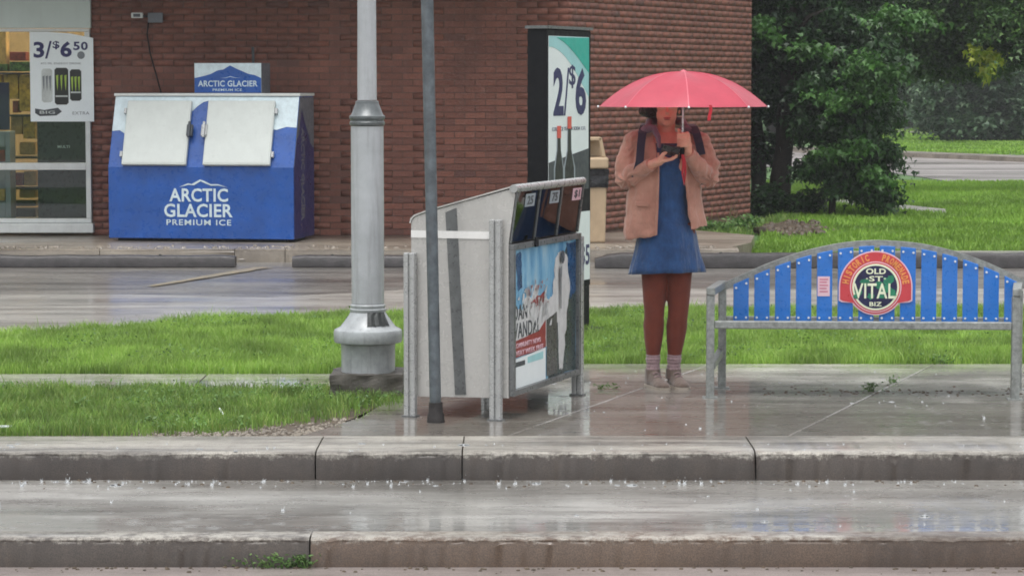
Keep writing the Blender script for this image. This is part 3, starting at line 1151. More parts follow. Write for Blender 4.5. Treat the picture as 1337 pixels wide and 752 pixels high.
# interior of the store
M['inner'] = paint('inner_wall', (190, 160, 120), 0.8, var=0.1)
M['tile'] = paint('inner_floor', (120, 112, 100), 0.4, var=0.15)
mb = MB().box(wl, wx + 1.5, WY + 3.4, WY + 3.5, 0.1, 3.4).box(wx + 1.5, wx + 1.6, WY + T, WY + 3.4, 0.1, 3.4).box(wl - 0.1, wl, WY + T, WY + 3.4, 0.1, 3.4).box(wl, wx + 1.5, WY + T, WY + 3.4, 3.2, 3.3)
mb.build('inner_wall', 'inner', bld, world=True)
MB().box(wl, wx + 1.5, WY + T, WY + 3.4, 0.1, 0.2).build('inner_floor', 'tile', bld, world=True)
m, n, b, o = new_mat('ceiling_tube')
b.inputs['Emission Color'].default_value = (1.0, 0.86, 0.62, 1)
b.inputs['Emission Strength'].default_value = 26
M['tube'] = m
lt = empty('ceiling_light', (-6.0, WY + 1.2, 3.1), 0, 'lit ceiling light inside the store above the window shelves', 'lamp')
MB().box(-0.9, 2.6, -0.1, 0.1, 0, 0.06).build('diffuser', 'tube', lt)
MB().box(-1.0, 2.7, -0.13, 0.13, 0.062, 0.1).build('housing', 'white', lt)


def wbox(mb, px0, py0, px1, py1, Y, d):
    """box whose front face shows at the pixel rectangle, standing at distance Y"""
    a, b = P(px0, py1, Y), P(px1, py0, Y)
    mb.box(a.x, b.x, Y, Y + d, a.z, b.z)
    return mb


M['cab'] = paint('dark_cabinet', (44, 52, 64), 0.4, var=0.15)
M['cab2'] = paint('darker_cabinet_front', (36, 43, 54), 0.3, var=0.1)
M['yel'] = paint('yellow_packets', (220, 178, 66), 0.5, var=0.35, scale=18)
M['tanbox'] = paint('tan_carton', (214, 174, 112), 0.6, var=0.25, scale=9)
M['greenbox'] = paint('green_packets', (84, 120, 54), 0.5, var=0.5, scale=24)
M['redbox'] = paint('red_packets', (150, 56, 48), 0.5, var=0.3, scale=14)
M['greybox'] = paint('grey_panel', (158, 168, 176), 0.45, var=0.08)
M['bluebox'] = paint('navy_panel', (40, 46, 92), 0.45, var=0.1)
Yc = WY + 0.35
fz = 0.202
cab = empty('cabinet', (PX(80, Yc), Yc, fz), 0, 'dark blue-grey cabinet behind the store window, under the drinks poster', 'cabinet')
a = P(48, 150, Yc)
b_ = P(118, 290, Yc)
MB().box(a.x, b_.x, Yc, Yc + 0.5, fz, a.z).build('cabinet_body', 'cab', cab, world=True, bevel=0.006)
MB().box(a.x + 0.015, b_.x - 0.02, Yc - 0.012, Yc - 0.002, P(0, 213, Yc).z, a.z - 0.02).build('cabinet_door', 'cab2', cab, world=True, bevel=0.004)
MB().box(a.x + 0.015, b_.x - 0.02, Yc - 0.012, Yc - 0.002, fz + 0.03, P(0, 223, Yc).z).build('cabinet_door', 'cab2', cab, world=True, bevel=0.004)
fn = lambda u, v, w_: (u, Yc - 0.013 - w_, v)
text('lettering', 'MULTI', fn, P(73, 0, Yc).x, P(0, 193.5, Yc).z, P(89, 0, Yc).x, P(0, 190, Yc).z, 0, 'paper', cab, True)
Yr = WY + 0.75
rk = empty('snack_rack', (PX(28, Yr), Yr, fz), 0, 'store rack stacked with yellow and tan packets behind the window', 'rack')
for py in (95, 150, 205, 245, 288):
    zz = P(0, py, Yr).z
    if zz > fz + 0.02:
        MB().box(P(-150, 0, Yr).x, P(52, 0, Yr).x, Yr, Yr + 0.4, zz - 0.02, zz).build('shelf', 'cab', rk, world=True)
pk = [(-8, 40, 8, 94, 'tanbox'), (-60, 40, -14, 94, 'tanbox'), (12, 68, 34, 80, 'redbox'), (12, 81, 40, 94, 'greenbox'), (-40, 84, 10, 94, 'greenbox'), (-80, 96, -30, 148, 'yel'),
      (-26, 98, 2, 148, 'yel'), (5, 97, 24, 130, 'yel'), (25, 98, 46, 146, 'yel'), (14, 152, 29, 176, 'tanbox'), (30, 151, 46, 182, 'yel'), (25, 186, 46, 203, 'tanbox'),
      (18, 226, 30, 243, 'redbox'), (31, 224, 47, 243, 'tanbox'), (25, 248, 46, 259, 'tanbox'), (18, 262, 47, 270, 'slate'), (18, 272, 47, 284, 'slate'), (16, 132, 24, 148, 'redbox'),
      (-40, 152, -10, 203, 'tanbox'), (-60, 208, -20, 243, 'yel')]
for q in pk:
    mb = wbox(MB(), q[0] + 0.5, q[1], q[2] - 0.5, q[3] - 0.5, Yr + 0.04 + random.random() * 0.04, 0.2)
    tags(mb.build('packet', q[4], rk, world=True, bevel=0.006))
Ys = WY + 0.3
st = empty('display_stand', (PX(5, Ys), Ys, fz), 0, 'pale grey display stand with navy top panel at the left end of the store window', 'display stand')
wbox(MB(), -18, 108, 11.5, 170, Ys, 0.03).build('header_panel', 'bluebox', st, world=True, bevel=0.004)
a = P(-22, 172, Ys)
b_ = P(14.5, 291, Ys)
mb = MB()
mb.box(a.x, b_.x, Ys + 0.10, Ys + 0.3, fz, a.z)
for u0, u1 in ((a.x, a.x + 0.05), (b_.x - 0.05, b_.x)):
    mb.box(u0, u1, Ys, Ys + 0.098, fz, a.z)
for v0, v1 in ((172, 192), (212, 235), (264, 291)):
    zz0 = max(fz, P(0, v1, Ys).z)
    mb.box(a.x + 0.052, b_.x - 0.052, Ys, Ys + 0.098, zz0, P(0, v0, Ys).z)
mb.build('stand_body', 'greybox', st, world=True, bevel=0.003)
wbox(MB(), -10, 196, 6, 211, Ys + 0.03, 0.05).build('packet', 'redbox', st, world=True)
wbox(MB(), -10, 247, 6, 262, Ys + 0.03, 0.05).build('packet', 'tanbox', st, world=True)

# window poster
Yp = WY - 0.058
pst = empty('window_poster', (PX(80, Yp), Yp, PZ(159, Yp)), 0, 'white price poster reading 3/$6.50 with three drink cans, on the store window', 'poster')
wf = lambda u, v, w_: (P(u, 0, Yp).x, Yp - w_, PZ(v, Yp))
MB().prism([(38, 159), (121, 159), (121, 50), (90, 44), (60, 42), (38, 42)], wf, -0.004, 0.004).build('sheet', 'paper', pst, world=True)
text('lettering', '3', wf, 43, 76, 57, 55, 0.005, 'ink', pst, True, 0.03)
text('lettering', '/', wf, 58, 77, 67, 54, 0.005, 'ink', pst, True, 0.01)
text('lettering', '$', wf, 68, 65, 77, 54, 0.005, 'ink', pst, True, 0.02)
text('lettering', '6', wf, 78, 75, 93, 54.5, 0.005, 'ink', pst, True, 0.035)
text('lettering', '5', wf, 95, 66, 103.5, 55, 0.005, 'ink', pst, True, 0.03)
text('lettering', '0', wf, 105, 66, 114, 55, 0.005, 'ink', pst, True, 0.03)
text('lettering', '473 ML ENERGY DRINK', wf, 52, 84.5, 105, 82, 0.005, 'grey_ink', pst, True, 0.0)
MB().prism(disc(105, 72.5, 5, 16), wf, 0.004, 0.006).build('round_mark', 'grey_ink', pst, world=True)
for (x0, x1, y0, y1, mt, cl) in ((53, 67, 90, 134, 'can_grey', 'grey_ink'), (70, 88, 89, 137, 'can_black', 'can_green'), (90, 105, 91, 132, 'can_black', 'can_green')):
    k = 2.5
    MB().prism([(x0, y0 + k), (x0 + k, y0), (x1 - k, y0), (x1, y0 + k), (x1, y1 - k), (x1 - k, y1), (x0 + k, y1), (x0, y1 - k)], wf, 0.004, 0.007).build('printed_can', mt, pst, world=True)
    c0, hw = (x0 + x1) / 2, (x1 - x0) * 0.3
    mb = MB()
    for t in (-1, 0, 1):
        x = c0 + t * hw
        mb.prism([(x - 1.6, y0 + 10), (x + 1.4, y0 + 9), (x + 0.9, y0 + 22), (x + 0.1, y0 + 30), (x - 0.8, y0 + 22)], wf, 0.0075, 0.0085)
    mb.build('claw_mark', cl, pst, world=True)
    MB().prism(rect(x0 + 1, y1 - 12, x1 - 1, y1 - 10), wf, 0.0075, 0.0085).build('can_band', 'can_grey', pst, world=True)
MB().prism([(44, 142), (56, 144), (74, 141), (79, 146), (72, 151), (50, 152), (44, 148)], wf, 0.004, 0.006).build('brand_mark', 'slate', pst, world=True)
text('lettering', 'BIG', wf, 50, 149, 70, 145, 0.0065, 'can_grey', pst, True, 0.02)
text('lettering', 'EXTRA', wf, 93, 150, 115, 146, 0.005, 'grey_ink', pst, True, 0.0)

# electrical box, conduit, cable on the wall
eb = empty('floodlight', (PX(180, WY), WY - 0.02, PZ(26, WY)), 0, 'small white floodlight fixed to the brick wall above the ice freezer', 'light')
wbox(MB(), 171, 17, 186, 24, WY - 0.12, 0.07).build('lamp_head', 'white', eb, world=True, bevel=0.008)
wbox(MB(), 174, 18.5, 183, 22.5, WY - 0.126, 0.004).build('lens', 'slate', eb, world=True)
MB().tube([P(183, 21, WY - 0.1), P(190, 22, WY - 0.04), P(196, 22, WY - 0.03)], 0.01).build('bracket', 'slate', eb, world=True)
jb = empty('junction_box', (PX(202, WY), WY - 0.02, PZ(32, WY)), 0, 'grey electrical junction box on the brick wall beside the small white floodlight', 'electrical box')
wbox(MB(), 193, 17, 212, 30, WY - 0.07, 0.055).build('box_body', 'ice_grey', jb, world=True, bevel=0.004)
wbox(MB(), 195, 19, 210, 28, WY - 0.074, 0.004).build('cover_plate', 'ice_grey', jb, world=True)
cb = MB().tube([P(194, 29, WY - 0.03), P(192, 45, WY - 0.02), P(196, 70, WY - 0.02), P(203, 95, WY - 0.03), P(211, 124, WY - 0.06)], 0.007, 6)
tags(cb.build('power_cable', 'black', None), 'thin black power cable drooping down the brick wall to the ice freezer', 'cable')
cb = MB().tube([P(330, 62, WY - 0.03), P(331, 84, WY - 0.03), P(331, 124, WY - 0.05)], 0.014, 8)
tags(cb.build('conduit', 'slate', None), 'short dark conduit on the bricks behind the freezer top sign', 'pipe')

# ------------------------------------------------------------------ ice freezer
FY = 26.57
fr_o = G(143, 314.5, ZW)
A_ICE = math.radians(-9)
ice = empty('ice_freezer', (fr_o.x, FY, ZW), A_ICE, 'large blue ice freezer with two white slanted doors against the brick wall', 'ice freezer')
FW, FH, FD, SL, ZB = 1.885, 1.43, 0.86, 0.27, 0.735
S = 131.7
MB().prism([(0, 0.03), (0, ZB), (SL, FH), (FD, FH), (FD, 0.03)], lambda u, v, q: (q, u, v), 0, FW).build('freezer_body', 'ice_blue', ice, bevel=0.006)
MB().box(0.08, FW - 0.08, 0.05, FD - 0.05, 0, 0.029).build('base_skid', 'black', ice)
low = lambda u, v, q: (u, -q, v)
sl = math.hypot(SL, FH - ZB)
up_ = lambda u, v, q: (u, SL * (v / sl) - q * (FH - ZB) / sl, ZB + (FH - ZB) * (v / sl) + q * SL / sl)
ux = lambda px: (px - 143.5) / S * 1.008
uv_ = lambda py: (1 - (py - 125) / (220 - 125)) * sl
# white mountain band printed on the slanted front
ridge = [(0.0, uv_(172)), (0.08, uv_(171)), (0.14, uv_(176)), (0.3, uv_(168)), (0.5, uv_(160)), (0.8, uv_(146)), (0.86, uv_(138)), (0.91, uv_(133)), (0.97, uv_(131)), (1.03, uv_(136)),
         (1.1, uv_(146)), (1.3, uv_(156)), (1.5, uv_(166)), (1.68, uv_(170)), (1.78, uv_(166)), (FW, uv_(167))]
MB().prism([(0.004, sl - 0.004)] + [(min(max(u, 0.004), FW - 0.004), v) for u, v in ridge] + [(FW - 0.004, sl - 0.004)], up_, 0.002, 0.004).build('snow_print', 'ice_white', ice)
MB().box(-0.01, FW + 0.01, SL - 0.02, FD + 0.01, FH + 0.002, FH + 0.03).build('top_trim', 'white', ice, bevel=0.005)
for x0, x1, hx in ((168, 254, 1), (276, 365, -1)):
    d = empty('door', (0, 0, 0))
    d.parent = ice
    MB().prism(rect(ux(x0) - 0.04, uv_(219), ux(x1) - 0.04, uv_(133)), up_, 0.006, 0.055).build('door_panel', 'ice_door', d, bevel=0.01)
    MB().prism(rect(ux(x0) - 0.025, uv_(216.5), ux(x1) - 0.055, uv_(135.5)), up_, 0.056, 0.058).build('door_skin', 'ice_door', d)
    hxp = ux(x1) - 0.03 if hx > 0 else ux(x0) - 0.05
    MB().prism(rect(hxp - 0.03, uv_(181), hxp + 0.03, uv_(166)), up_, 0.03, 0.075).prism(rect(hxp - 0.012, uv_(184), hxp + 0.012, uv_(163)), up_, 0.076, 0.10).build('handle', 'slate' if hx > 0 else 'alu', d, bevel=0.005)
    ex_ = ux(x0) - 0.055 if hx > 0 else ux(x1) - 0.025
    MB().prism(rect(ex_ - 0.012, uv_(150), ex_ + 0.012, uv_(143)), up_, 0.01, 0.05).prism(rect(ex_ - 0.012, uv_(208), ex_ + 0.012, uv_(201)), up_, 0.01, 0.05).build('hinge', 'alu', d)
vz = lambda py: (314 - py) / S
text('lettering', 'ARCTIC', low, ux(225), vz(262), ux(303), vz(244.5), 0.002, 'ice_white', ice, bold=0.022)
text('lettering', 'GLACIER', low, ux(218), vz(282), ux(309), vz(264.5), 0.002, 'ice_white', ice, bold=0.022)
text('lettering', 'PREMIUM ICE', low, ux(221), vz(292.5), ux(307), vz(285), 0.002, 'ice_white', ice, bold=0.008, spacing=1.15)
MB().prism([(ux(x), vz(y)) for x, y in ((238, 243), (250, 238), (255, 239), (266, 233), (272, 235), (280, 239), (290, 239), (302, 243), (290, 240.6), (281, 241), (273, 238), (267, 235.2),
                                        (258, 240.5), (251, 240))], low, 0.002, 0.0035).build('mountain_mark', 'ice_white', ice)
side = lambda u, v, q: (FW + q, u, v)
MB().prism([(0.002, 0.035), (0.002, ZB), (0.12, 1.0), (0.2, 1.04), (0.34, 1.31), (0.42, 1.22), (0.52, 1.12), (0.62, 1.05), (0.7, 0.96), (FD - 0.004, 0.9), (FD - 0.004, 0.035)], side, 0.002, 0.004).build('side_print', 'ice_navy', ice)
MB().prism([(0.002, ZB + 0.005), (SL + 0.003, FH - 0.01), (FD - 0.004, FH - 0.01), (FD - 0.004, 0.906), (0.7, 0.966), (0.62, 1.056), (0.52, 1.126), (0.42, 1.226), (0.34, 1.318), (0.2, 1.046), (0.115, 1.006)], side, 0.002, 0.0035).build('side_sky_print', 'ice_grey', ice)
sidet = lambda u, v, q: (FW + q, v, u)
text('lettering', 'ARCTIC GLACIER', lambda u, v, q: (FW + q, v, -u), -1.12, 0.30, -0.2, 0.44, 0.0045, 'ice_grey', ice, bold=0.03)
tg = empty('freezer_sign', (0, 0, 0), 0, 'small blue and white ice brand sign standing on top of the freezer', 'sign')
tg.location = root_matrix(ice) @ Vector((ux(241) + 0.03, SL + 0.13, FH + 0.031))
tg.rotation_euler = (0, 0, A_ICE)
sw, sh = 0.69, 0.30
MB().box(0, sw, 0, 0.35, 0, sh).build('sign_box', 'ice_grey', tg, bevel=0.004)
lo2 = lambda u, v, q: (u, -q, v)
MB().prism(rect(0.003, 0.003, sw - 0.003, sh - 0.003), lo2, 0.001, 0.004).build('sign_face', 'ice_white', tg)
MB().prism([(0.004, 0.004), (0.004, 0.15), (0.10, 0.17), (0.17, 0.19), (0.24, 0.225), (0.30, 0.235), (0.37, 0.275), (0.44, 0.24), (0.50, 0.215), (0.56, 0.19), (0.62, 0.18), (sw - 0.004, 0.15), (sw - 0.004, 0.004)],
           lo2, 0.0045, 0.006).build('mountain_print', 'ice_blue', tg)
text('lettering', 'ARCTIC GLACIER', lo2, 0.04, 0.065, sw - 0.04, 0.125, 0.0065, 'ice_white', tg, bold=0.02)
text('lettering', 'PREMIUM ICE', lo2, 0.19, 0.02, sw - 0.2, 0.045, 0.0065, 'ice_white', tg, bold=0.008)
MB().prism([(0.27, 0.15), (0.33, 0.155), (0.37, 0.168), (0.42, 0.155), (0.48, 0.15), (0.42, 0.151), (0.37, 0.162), (0.33, 0.151)], lo2, 0.0065, 0.0075).build('mountain_mark', 'ice_white', tg)

# ------------------------------------------------------------------ litter bin by the store
BY = 26.2
bn = empty('litter_bin', (PX(763, BY), BY + 0.25, ZW), 0, 'beige plastic litter bin with black bag showing, beside the brick wall', 'bin')
hb = 0.235
z_ = lambda py: PZ(py, BY) - ZW
MB().prism([(-hb * 0.94, -hb * 0.94), (hb * 0.94, -hb * 0.94), (hb * 0.94, hb * 0.94), (-hb * 0.94, hb * 0.94)], lambda u, v, q: (u * (0.93 + 0.1 * q), v * (0.93 + 0.1 * q), q), 0, z_(243)).build('bin_body', 'bin', bn, bevel=0.02)
mb = MB()
for k, (s_, zz) in enumerate(((1.0, z_(247)), (1.03, z_(240)), (1.0, z_(230)), (1.04, z_(222)))):
    for j in range(24):
        t = 2 * PI * j / 24
        c_, s2 = math.cos(t), math.sin(t)
        r_ = hb * s_ / max(abs(c_), abs(s2)) * (0.97 + 0.035 * random.random())
        mb.v.append((c_ * r_, s2 * r_, zz + (random.uniform(-0.04, 0.02) if k == 0 else 0)))
for k in range(3):
    for j in range(24):
        a, b_ = k * 24 + j, k * 24 + (j + 1) % 24
        mb.f.append((a, b_, b_ + 24, a + 24))
mb.build('bag', 'bag', bn, smooth=False)
mb = MB().box(-hb, hb, -hb, hb, z_(221), z_(206))
mb.build('lid', 'bin', bn, bevel=0.02)
zt, z0_ = z_(180), z_(205.5)
mb = MB()
for x0, x1 in ((-hb * 0.9, -hb * 0.9 + 0.04), (hb * 0.9 - 0.04, hb * 0.9)):
    mb.prism([(x0, z0_), (x1, z0_), (x1 * 0.8, zt), (x0 * 0.8, zt)], lambda u, v, q: (u, q, v), -hb * 0.85, -hb * 0.6)
mb.prism([(-hb * 0.72, zt - 0.03), (hb * 0.72, zt - 0.03), (hb * 0.7, zt), (-hb * 0.7, zt)], lambda u, v, q: (u, q, v), -hb * 0.85, hb * 0.8)
for yy in (hb * 0.6,):
    mb.prism([(-hb * 0.9, z0_), (hb * 0.9, z0_), (hb * 0.72, zt - 0.031), (-hb * 0.72, zt - 0.031)], lambda u, v, q: (u, q, v), yy, hb * 0.8)
mb.build('hood', 'bin', bn, bevel=0.006)

# ------------------------------------------------------------------ advertising sign
SY = 17.5
a_s = math.atan2(PX(771, 18.2) - PX(714, SY), 18.2 - SY)
p0 = Vector((PX(714, SY), SY, 0))
sg = empty('advertising_sign', p0, -a_s, 'tall black advertising sign reading 2/$6 standing in the grass beyond the grey newspaper box', 'sign')
LS = (Vector((PX(771, 18.2), 18.2, 0)) - p0).length
TH = 0.14
zf = lambda py, Y=17.6: PZ(py, Y)
MB().box(-TH, 0, 0, LS, 0.31, zf(38, SY)).build('cabinet', 'black', sg, bevel=0.006)
MB().box(-TH - 0.012, 0.012, -0.012, LS + 0.012, zf(38, SY) + 0.002, zf(38, SY) + 0.022).build('top_cap', 'frame_grey', sg)
face = lambda u, v, q: (q, u, v)
zp1, zp0 = zf(47, SY), PZ(246, 18.2)
MB().prism(rect(0.02, zp0, LS - 0.05, zp1), face, 0.001, 0.004).build('poster', 'paper', sg)
zmid = 1.68 - (205 - 109) * 17.8 / 3500
MB().prism([(0.02, zmid - 0.03), (LS - 0.05, zmid + 0.05), (LS - 0.05, zp0), (0.02, zp0)], face, 0.0045, 0.006).build('dark_print', 'slate', sg)
arc = [(0.02 + (LS - 0.07) * t, zp1 - 0.0 - 0.24 * (1 - math.cos(t * PI / 2)) ** 1.0) for t in np.linspace(0.18, 1, 14)]
arc2 = [(0.02 + (LS - 0.07) * t, zp1 - 0.07 - 0.33 * (1 - math.cos(t * PI / 2))) for t in np.linspace(0.0, 1, 14)]
MB().prism(arc2 + [(LS - 0.05, zp1 - 0.002), (0.022, zp1 - 0.002)], face, 0.0045, 0.0055).build('pale_arc_print', 'teal_pale', sg)
MB().prism(arc + [(LS - 0.052, zp1 - 0.004)], face, 0.006, 0.0075).build('teal_print', 'teal', sg)
us = lambda f_: 0.02 + (LS - 0.07) * f_
zt1, zt0 = 1.68 + (109 - 89) * 17.8 / 3500, 1.68 - (151 - 109) * 17.8 / 3500
text('lettering', '2', face, us(0.11), zt0, us(0.36), zt1, 0.0045, 'ink', sg, bold=0.03)
text('lettering', '/', face, us(0.37), zt0, us(0.5), zt1, 0.0045, 'ink', sg, bold=0.0)
text('lettering', '$', face, us(0.50), zt0 + 0.18, us(0.66), zt1 + 0.02, 0.0045, 'ink', sg, bold=0.01)
text('lettering', '6', face, us(0.66), zt0, us(0.93), zt1, 0.0045, 'ink', sg, bold=0.03)
zl = 1.68 - (168 - 109) * 17.8 / 3500
text('lettering', 'COLD ICE TEA OR SODA 1.5 L', face, us(0.08), zl - 0.012, us(0.92), zl + 0.012, 0.0045, 'ink', sg, bold=0.0)
for u_, top_, w_ in ((0.24, 0.0, 0.085), (0.5, 0.06, 0.1)):
    c0 = us(u_)
    zb_ = zp0
    prof = [(c0 - w_, zb_), (c0 - w_, zb_ + 0.15), (c0 - 0.035, zb_ + 0.27), (c0 - 0.028, zb_ + 0.36 + top_), (c0 + 0.028, zb_ + 0.36 + top_), (c0 + 0.035, zb_ + 0.27), (c0 + w_, zb_ + 0.15), (c0 + w_, zb_)]
    MB().prism(prof, face, 0.0065, 0.0078).build('printed_bottle', 'greybox', sg)
    MB().prism([(c0 + (a - c0) * 0.78, b) for a, b in prof[:-1]] + [(c0 + (prof[-1][0] - c0) * 0.78, prof[-1][1])], face, 0.008, 0.0092).build('printed_bottle', 'can_black', sg)
    MB().prism(rect(c0 - 0.032, zb_ + 0.35 + top_, c0 + 0.032, zb_ + 0.43 + top_), face, 0.008, 0.0095).build('printed_cap', 'coral', sg)
z2t, z2b = PZ(275, 18.2), PZ(364, 18.2)
MB().prism(rect(0.02, z2b, LS - 0.02, z2t), face, 0.001, 0.004).build('lower_poster', 'paper', sg)
text('lettering', '7UP 3/$5', face, us(0.1), z2b + 0.08, LS - 0.03, z2b + 0.24, 0.0045, 'ink', sg, bold=0.02)
for yy in (0.05, LS - 0.055):
    MB().box(-TH * 0.8, -0.004, yy - 0.05, yy + 0.05, 0.0, 0.309).build('leg', 'black', sg, bevel=0.004)
MB().box(-TH - 0.1, 0.1, 0.0, LS, -0.01, 0.03).build('base_plate', 'black', sg)

# ------------------------------------------------------------------ newspaper box
A_N = math.radians(19)
pN = Vector((PX(664, 13.33), 13.33, 0))
nb = empty('newspaper_box', pN, -A_N, 'grey metal newspaper box with torn poster on its front, beside the thin steel pole', 'newspaper box')
ND, NL = 0.52, 1.12
zq = lambda py, Y=13.4: PZ(py, Y)
prof = [(-ND, 0.10), (-ND, 0.975), (-ND + 0.006, 0.995), (-ND + 0.022, 1.01), (-ND + 0.09, 1.035), (0.02, 1.158), (0.035, 1.13), (0.0, 0.885), (0.0, 0.11)]
MB().prism(prof, lambda u, v, q: (u, q, v), 0, 0.012).build('side_panel', 'box_panel', nb, bevel=0.002)
MB().prism(prof, lambda u, v, q: (u, q, v), NL - 0.012, NL).build('side_panel', 'box_panel', nb, bevel=0.002)
MB().box(-ND, -ND + 0.012, 0.013, NL - 0.013, 0.115, 0.955).build('back_panel', 'box_panel', nb)
MB().prism([(-ND + 0.0, 0.978), (-ND + 0.006, 0.998), (-ND + 0.022, 1.013), (-ND + 0.09, 1.039), (0.02, 1.164), (0.02, 1.172), (-ND + 0.088, 1.046), (-ND + 0.017, 1.02), (-ND - 0.001, 1.003), (-ND - 0.008, 0.978)], lambda u, v, q: (u, q, v), -0.006, NL + 0.006).build('roof_panel', 'box_panel', nb)
MB().box(-ND + 0.014, -0.002, 0.014, NL - 0.014, 0.117, 0.13).build('floor_panel', 'frame_grey', nb)
MB().box(-ND + 0.02, -ND + 0.03, 0.03, NL - 0.03, 0.14, 0.94).build('inner_panel', 'black', nb)
MB().tube([(0.03, -0.012, 1.158), (0.03, NL + 0.012, 1.158)], 0.021, 12).build('top_rail', 'alu', nb, smooth=True)
bx_ = lambda px, py: ((px - 527) / 137 * ND - ND, 0)
MB().prism([(-0.285, 0.118), (-0.225, 0.118), (-0.275, 1.058), (-0.335, 1.035)], low, 0.0005, 0.0018).build('pole_reflection_band', 'frame_grey', nb)  # the pole's reflection, laid on the panel as a dark strip
MB().prism(rect(-ND + 0.001, 0.905, -0.035, 0.942), low, 0.002, 0.004).build('white_stripe', 'stripe', nb)
wf_ = lambda u, v, q: (0.0 + (v - 0.885) / 0.26 * 0.035 + q, u, v)
MB().prism(rect(0.013, 0.885, NL - 0.013, 1.14), wf_, -0.03, -0.022).build('window_backing', 'black', nb)
MB().prism(rect(0.013, 0.885, NL - 0.013, 1.14), wf_, 0.0, 0.004).build('window_pane', 'smoke', nb)
for k in range(4):
    y0 = 0.004 + k * (NL - 0.02) / 3
    MB().prism(rect(y0, 0.885, y0 + 0.012, 1.14), wf_, 0.005, 0.012).build('mullion', 'frame_grey', nb)
for k, (yy, mt) in enumerate(((0.16, 'greybox'), (0.56, 'greybox'), (0.94, 'badge_pink'))):
    s_ = MB().prism(rect(yy, 1.06, yy + 0.15, 1.125), wf_, 0.0055, 0.007).build('price_sticker', mt, nb)
    text('lettering', ('25', '75', '$1')[k], wf_, yy + 0.03, 1.07, yy + 0.12, 1.115, 0.0075, 'slate', nb, bold=0.02)
M['newsprint'] = paint('newsprint', (120, 124, 128), 0.6, var=0.25, scale=25)
M['green_print'] = paint('green_print', (42, 60, 34), 0.5, var=0.2, scale=12)
MB().prism(rect(0.03, 0.96, 0.34, 1.05), wf_, -0.02, -0.006).build('newspaper', 'cab', nb)
MB().prism([(0.03, 0.95), (0.35, 0.95), (0.38, 1.06), (0.33, 1.06), (0.31, 0.965), (0.03, 0.965)], wf_, -0.0055, -0.002).build('newspaper_edge', 'paper', nb)
MB().prism([(0.45, 0.885), (0.52, 0.885), (0.58, 1.05), (0.5, 1.06)], wf_, -0.012, -0.004).build('door_handle', 'newsprint', nb)
MB().prism(rect(0.78, 0.90, NL - 0.03, 1.05), wf_, -0.02, -0.008).build('newspaper', 'green_print', nb)
MB().prism([(0.76, 0.97), (0.82, 0.965), (0.84, 1.05), (0.79, 1.06)], wf_, -0.0075, -0.003).build('flyer', 'badge_pink', nb)
# poster in its frame
zt, zb = 0.88, 0.118
fr = MB()
for a, b_, c_, d_ in ((0.0, zb, NL, zb + 0.03), (0.0, zt - 0.03, NL, zt), (0.0, zb + 0.0305, 0.035, zt - 0.0305), (NL - 0.035, zb + 0.0305, NL, zt - 0.0305)):
    fr.prism(rect(a, b_, c_, d_), face, 0.002, 0.028)
fr.build('poster_frame', 'frame_grey', nb, bevel=0.003)
MB().box(0.029, 0.04, 0.32, 0.36, zt - 0.03, zt + 0.02).build('latch', 'black', nb, bevel=0.003)


def poster_mat():
    """faded print: blue sky sheet, torn white paper patches over it"""
    m, n, b, o = new_mat('torn_poster_print')
    v = coords(n, (1, 1.0, 1.0), True)
    f1 = tex_noise(n, coords(n, (1, 3.0, 1.0), True), 2.6, 4)
    cc = ramp(n, f1, [(0.3, lin((70, 130, 178))), (0.5, lin((122, 178, 212))), (0.7, lin((170, 206, 222)))])
    n.links.new(cc, b.inputs['Base Color'])
    b.inputs['Roughness'].default_value = 0.25
    return m


M['post_sky'] = poster_mat()
M['torn'] = paint('torn_white_paper', (206, 208, 208), 0.5, var=0.08, scale=20, streak=0.25)
M['post_red'] = paint('poster_red_print', (150, 54, 52), 0.4, var=0.15, scale=20)
M['post_faded'] = paint('poster_faded_print', (150, 108, 108), 0.4, var=0.2, scale=20)
M['post_dark'] = paint('poster_dark_print', (56, 72, 74), 0.3, var=0.2, scale=14)
M['post_grey'] = paint('poster_grey_print', (82, 84, 84), 0.3, var=0.15, scale=14)
M['post_blue'] = paint('poster_deep_blue', (38, 82, 126), 0.3, var=0.3, scale=9)
u0, u1, v0, v1 = 0.036, NL - 0.036, zb + 0.031, zt - 0.031
MB().prism(rect(u0, v0, u1, v1), face, 0.003, 0.006).build('poster', 'post_sky', nb)
U = lambda f_: u0 + (u1 - u0) * f_
V = lambda f_: v0 + (v1 - v0) * f_


def torn(pts, jit=0.012, sub=6):
    out = []
    for i in range(len(pts)):
        a, b = pts[i], pts[(i + 1) % len(pts)]
        for k in range(sub):
            t = k / sub
            j = jit if k else jit * 0.3
            out.append((min(1, max(0, a[0] + (b[0] - a[0]) * t + random.uniform(-j, j))), min(1, max(0, a[1] + (b[1] - a[1]) * t + random.uniform(-j, j)))))
    return [(U(a), V(b)) for a, b in out]


MB().prism(torn([(0.05, 0.96), (0.14, 0.97), (0.15, 0.72), (0.08, 0.7)]), face, 0.0062, 0.0068).build('poster_print', 'post_blue', nb)
MB().prism(torn([(0.0, 0.60), (0.0, 0.24), (0.55, 0.24), (0.62, 0.5), (0.66, 0.55), (0.52, 0.62), (0.42, 0.58), (0.36, 0.72), (0.28, 0.60), (0.22, 0.70), (0.15, 0.55)], 0.02), face, 0.0062, 0.0072).build('torn_paper', 'torn', nb)
MB().prism(torn([(0.55, 0.0), (0.55, 0.42), (0.62, 0.6), (0.75, 0.62), (0.8, 0.9), (0.86, 0.97), (1.0, 0.97), (1.0, 0.0)], 0.006), face, 0.0062, 0.0068).build('poster_print', 'post_dark', nb)
MB().prism(torn([(0.84, 0.98), (1, 0.98), (1, 0.6), (0.9, 0.55)], 0.01), face, 0.0069, 0.0075).build('poster_print', 'post_blue', nb)
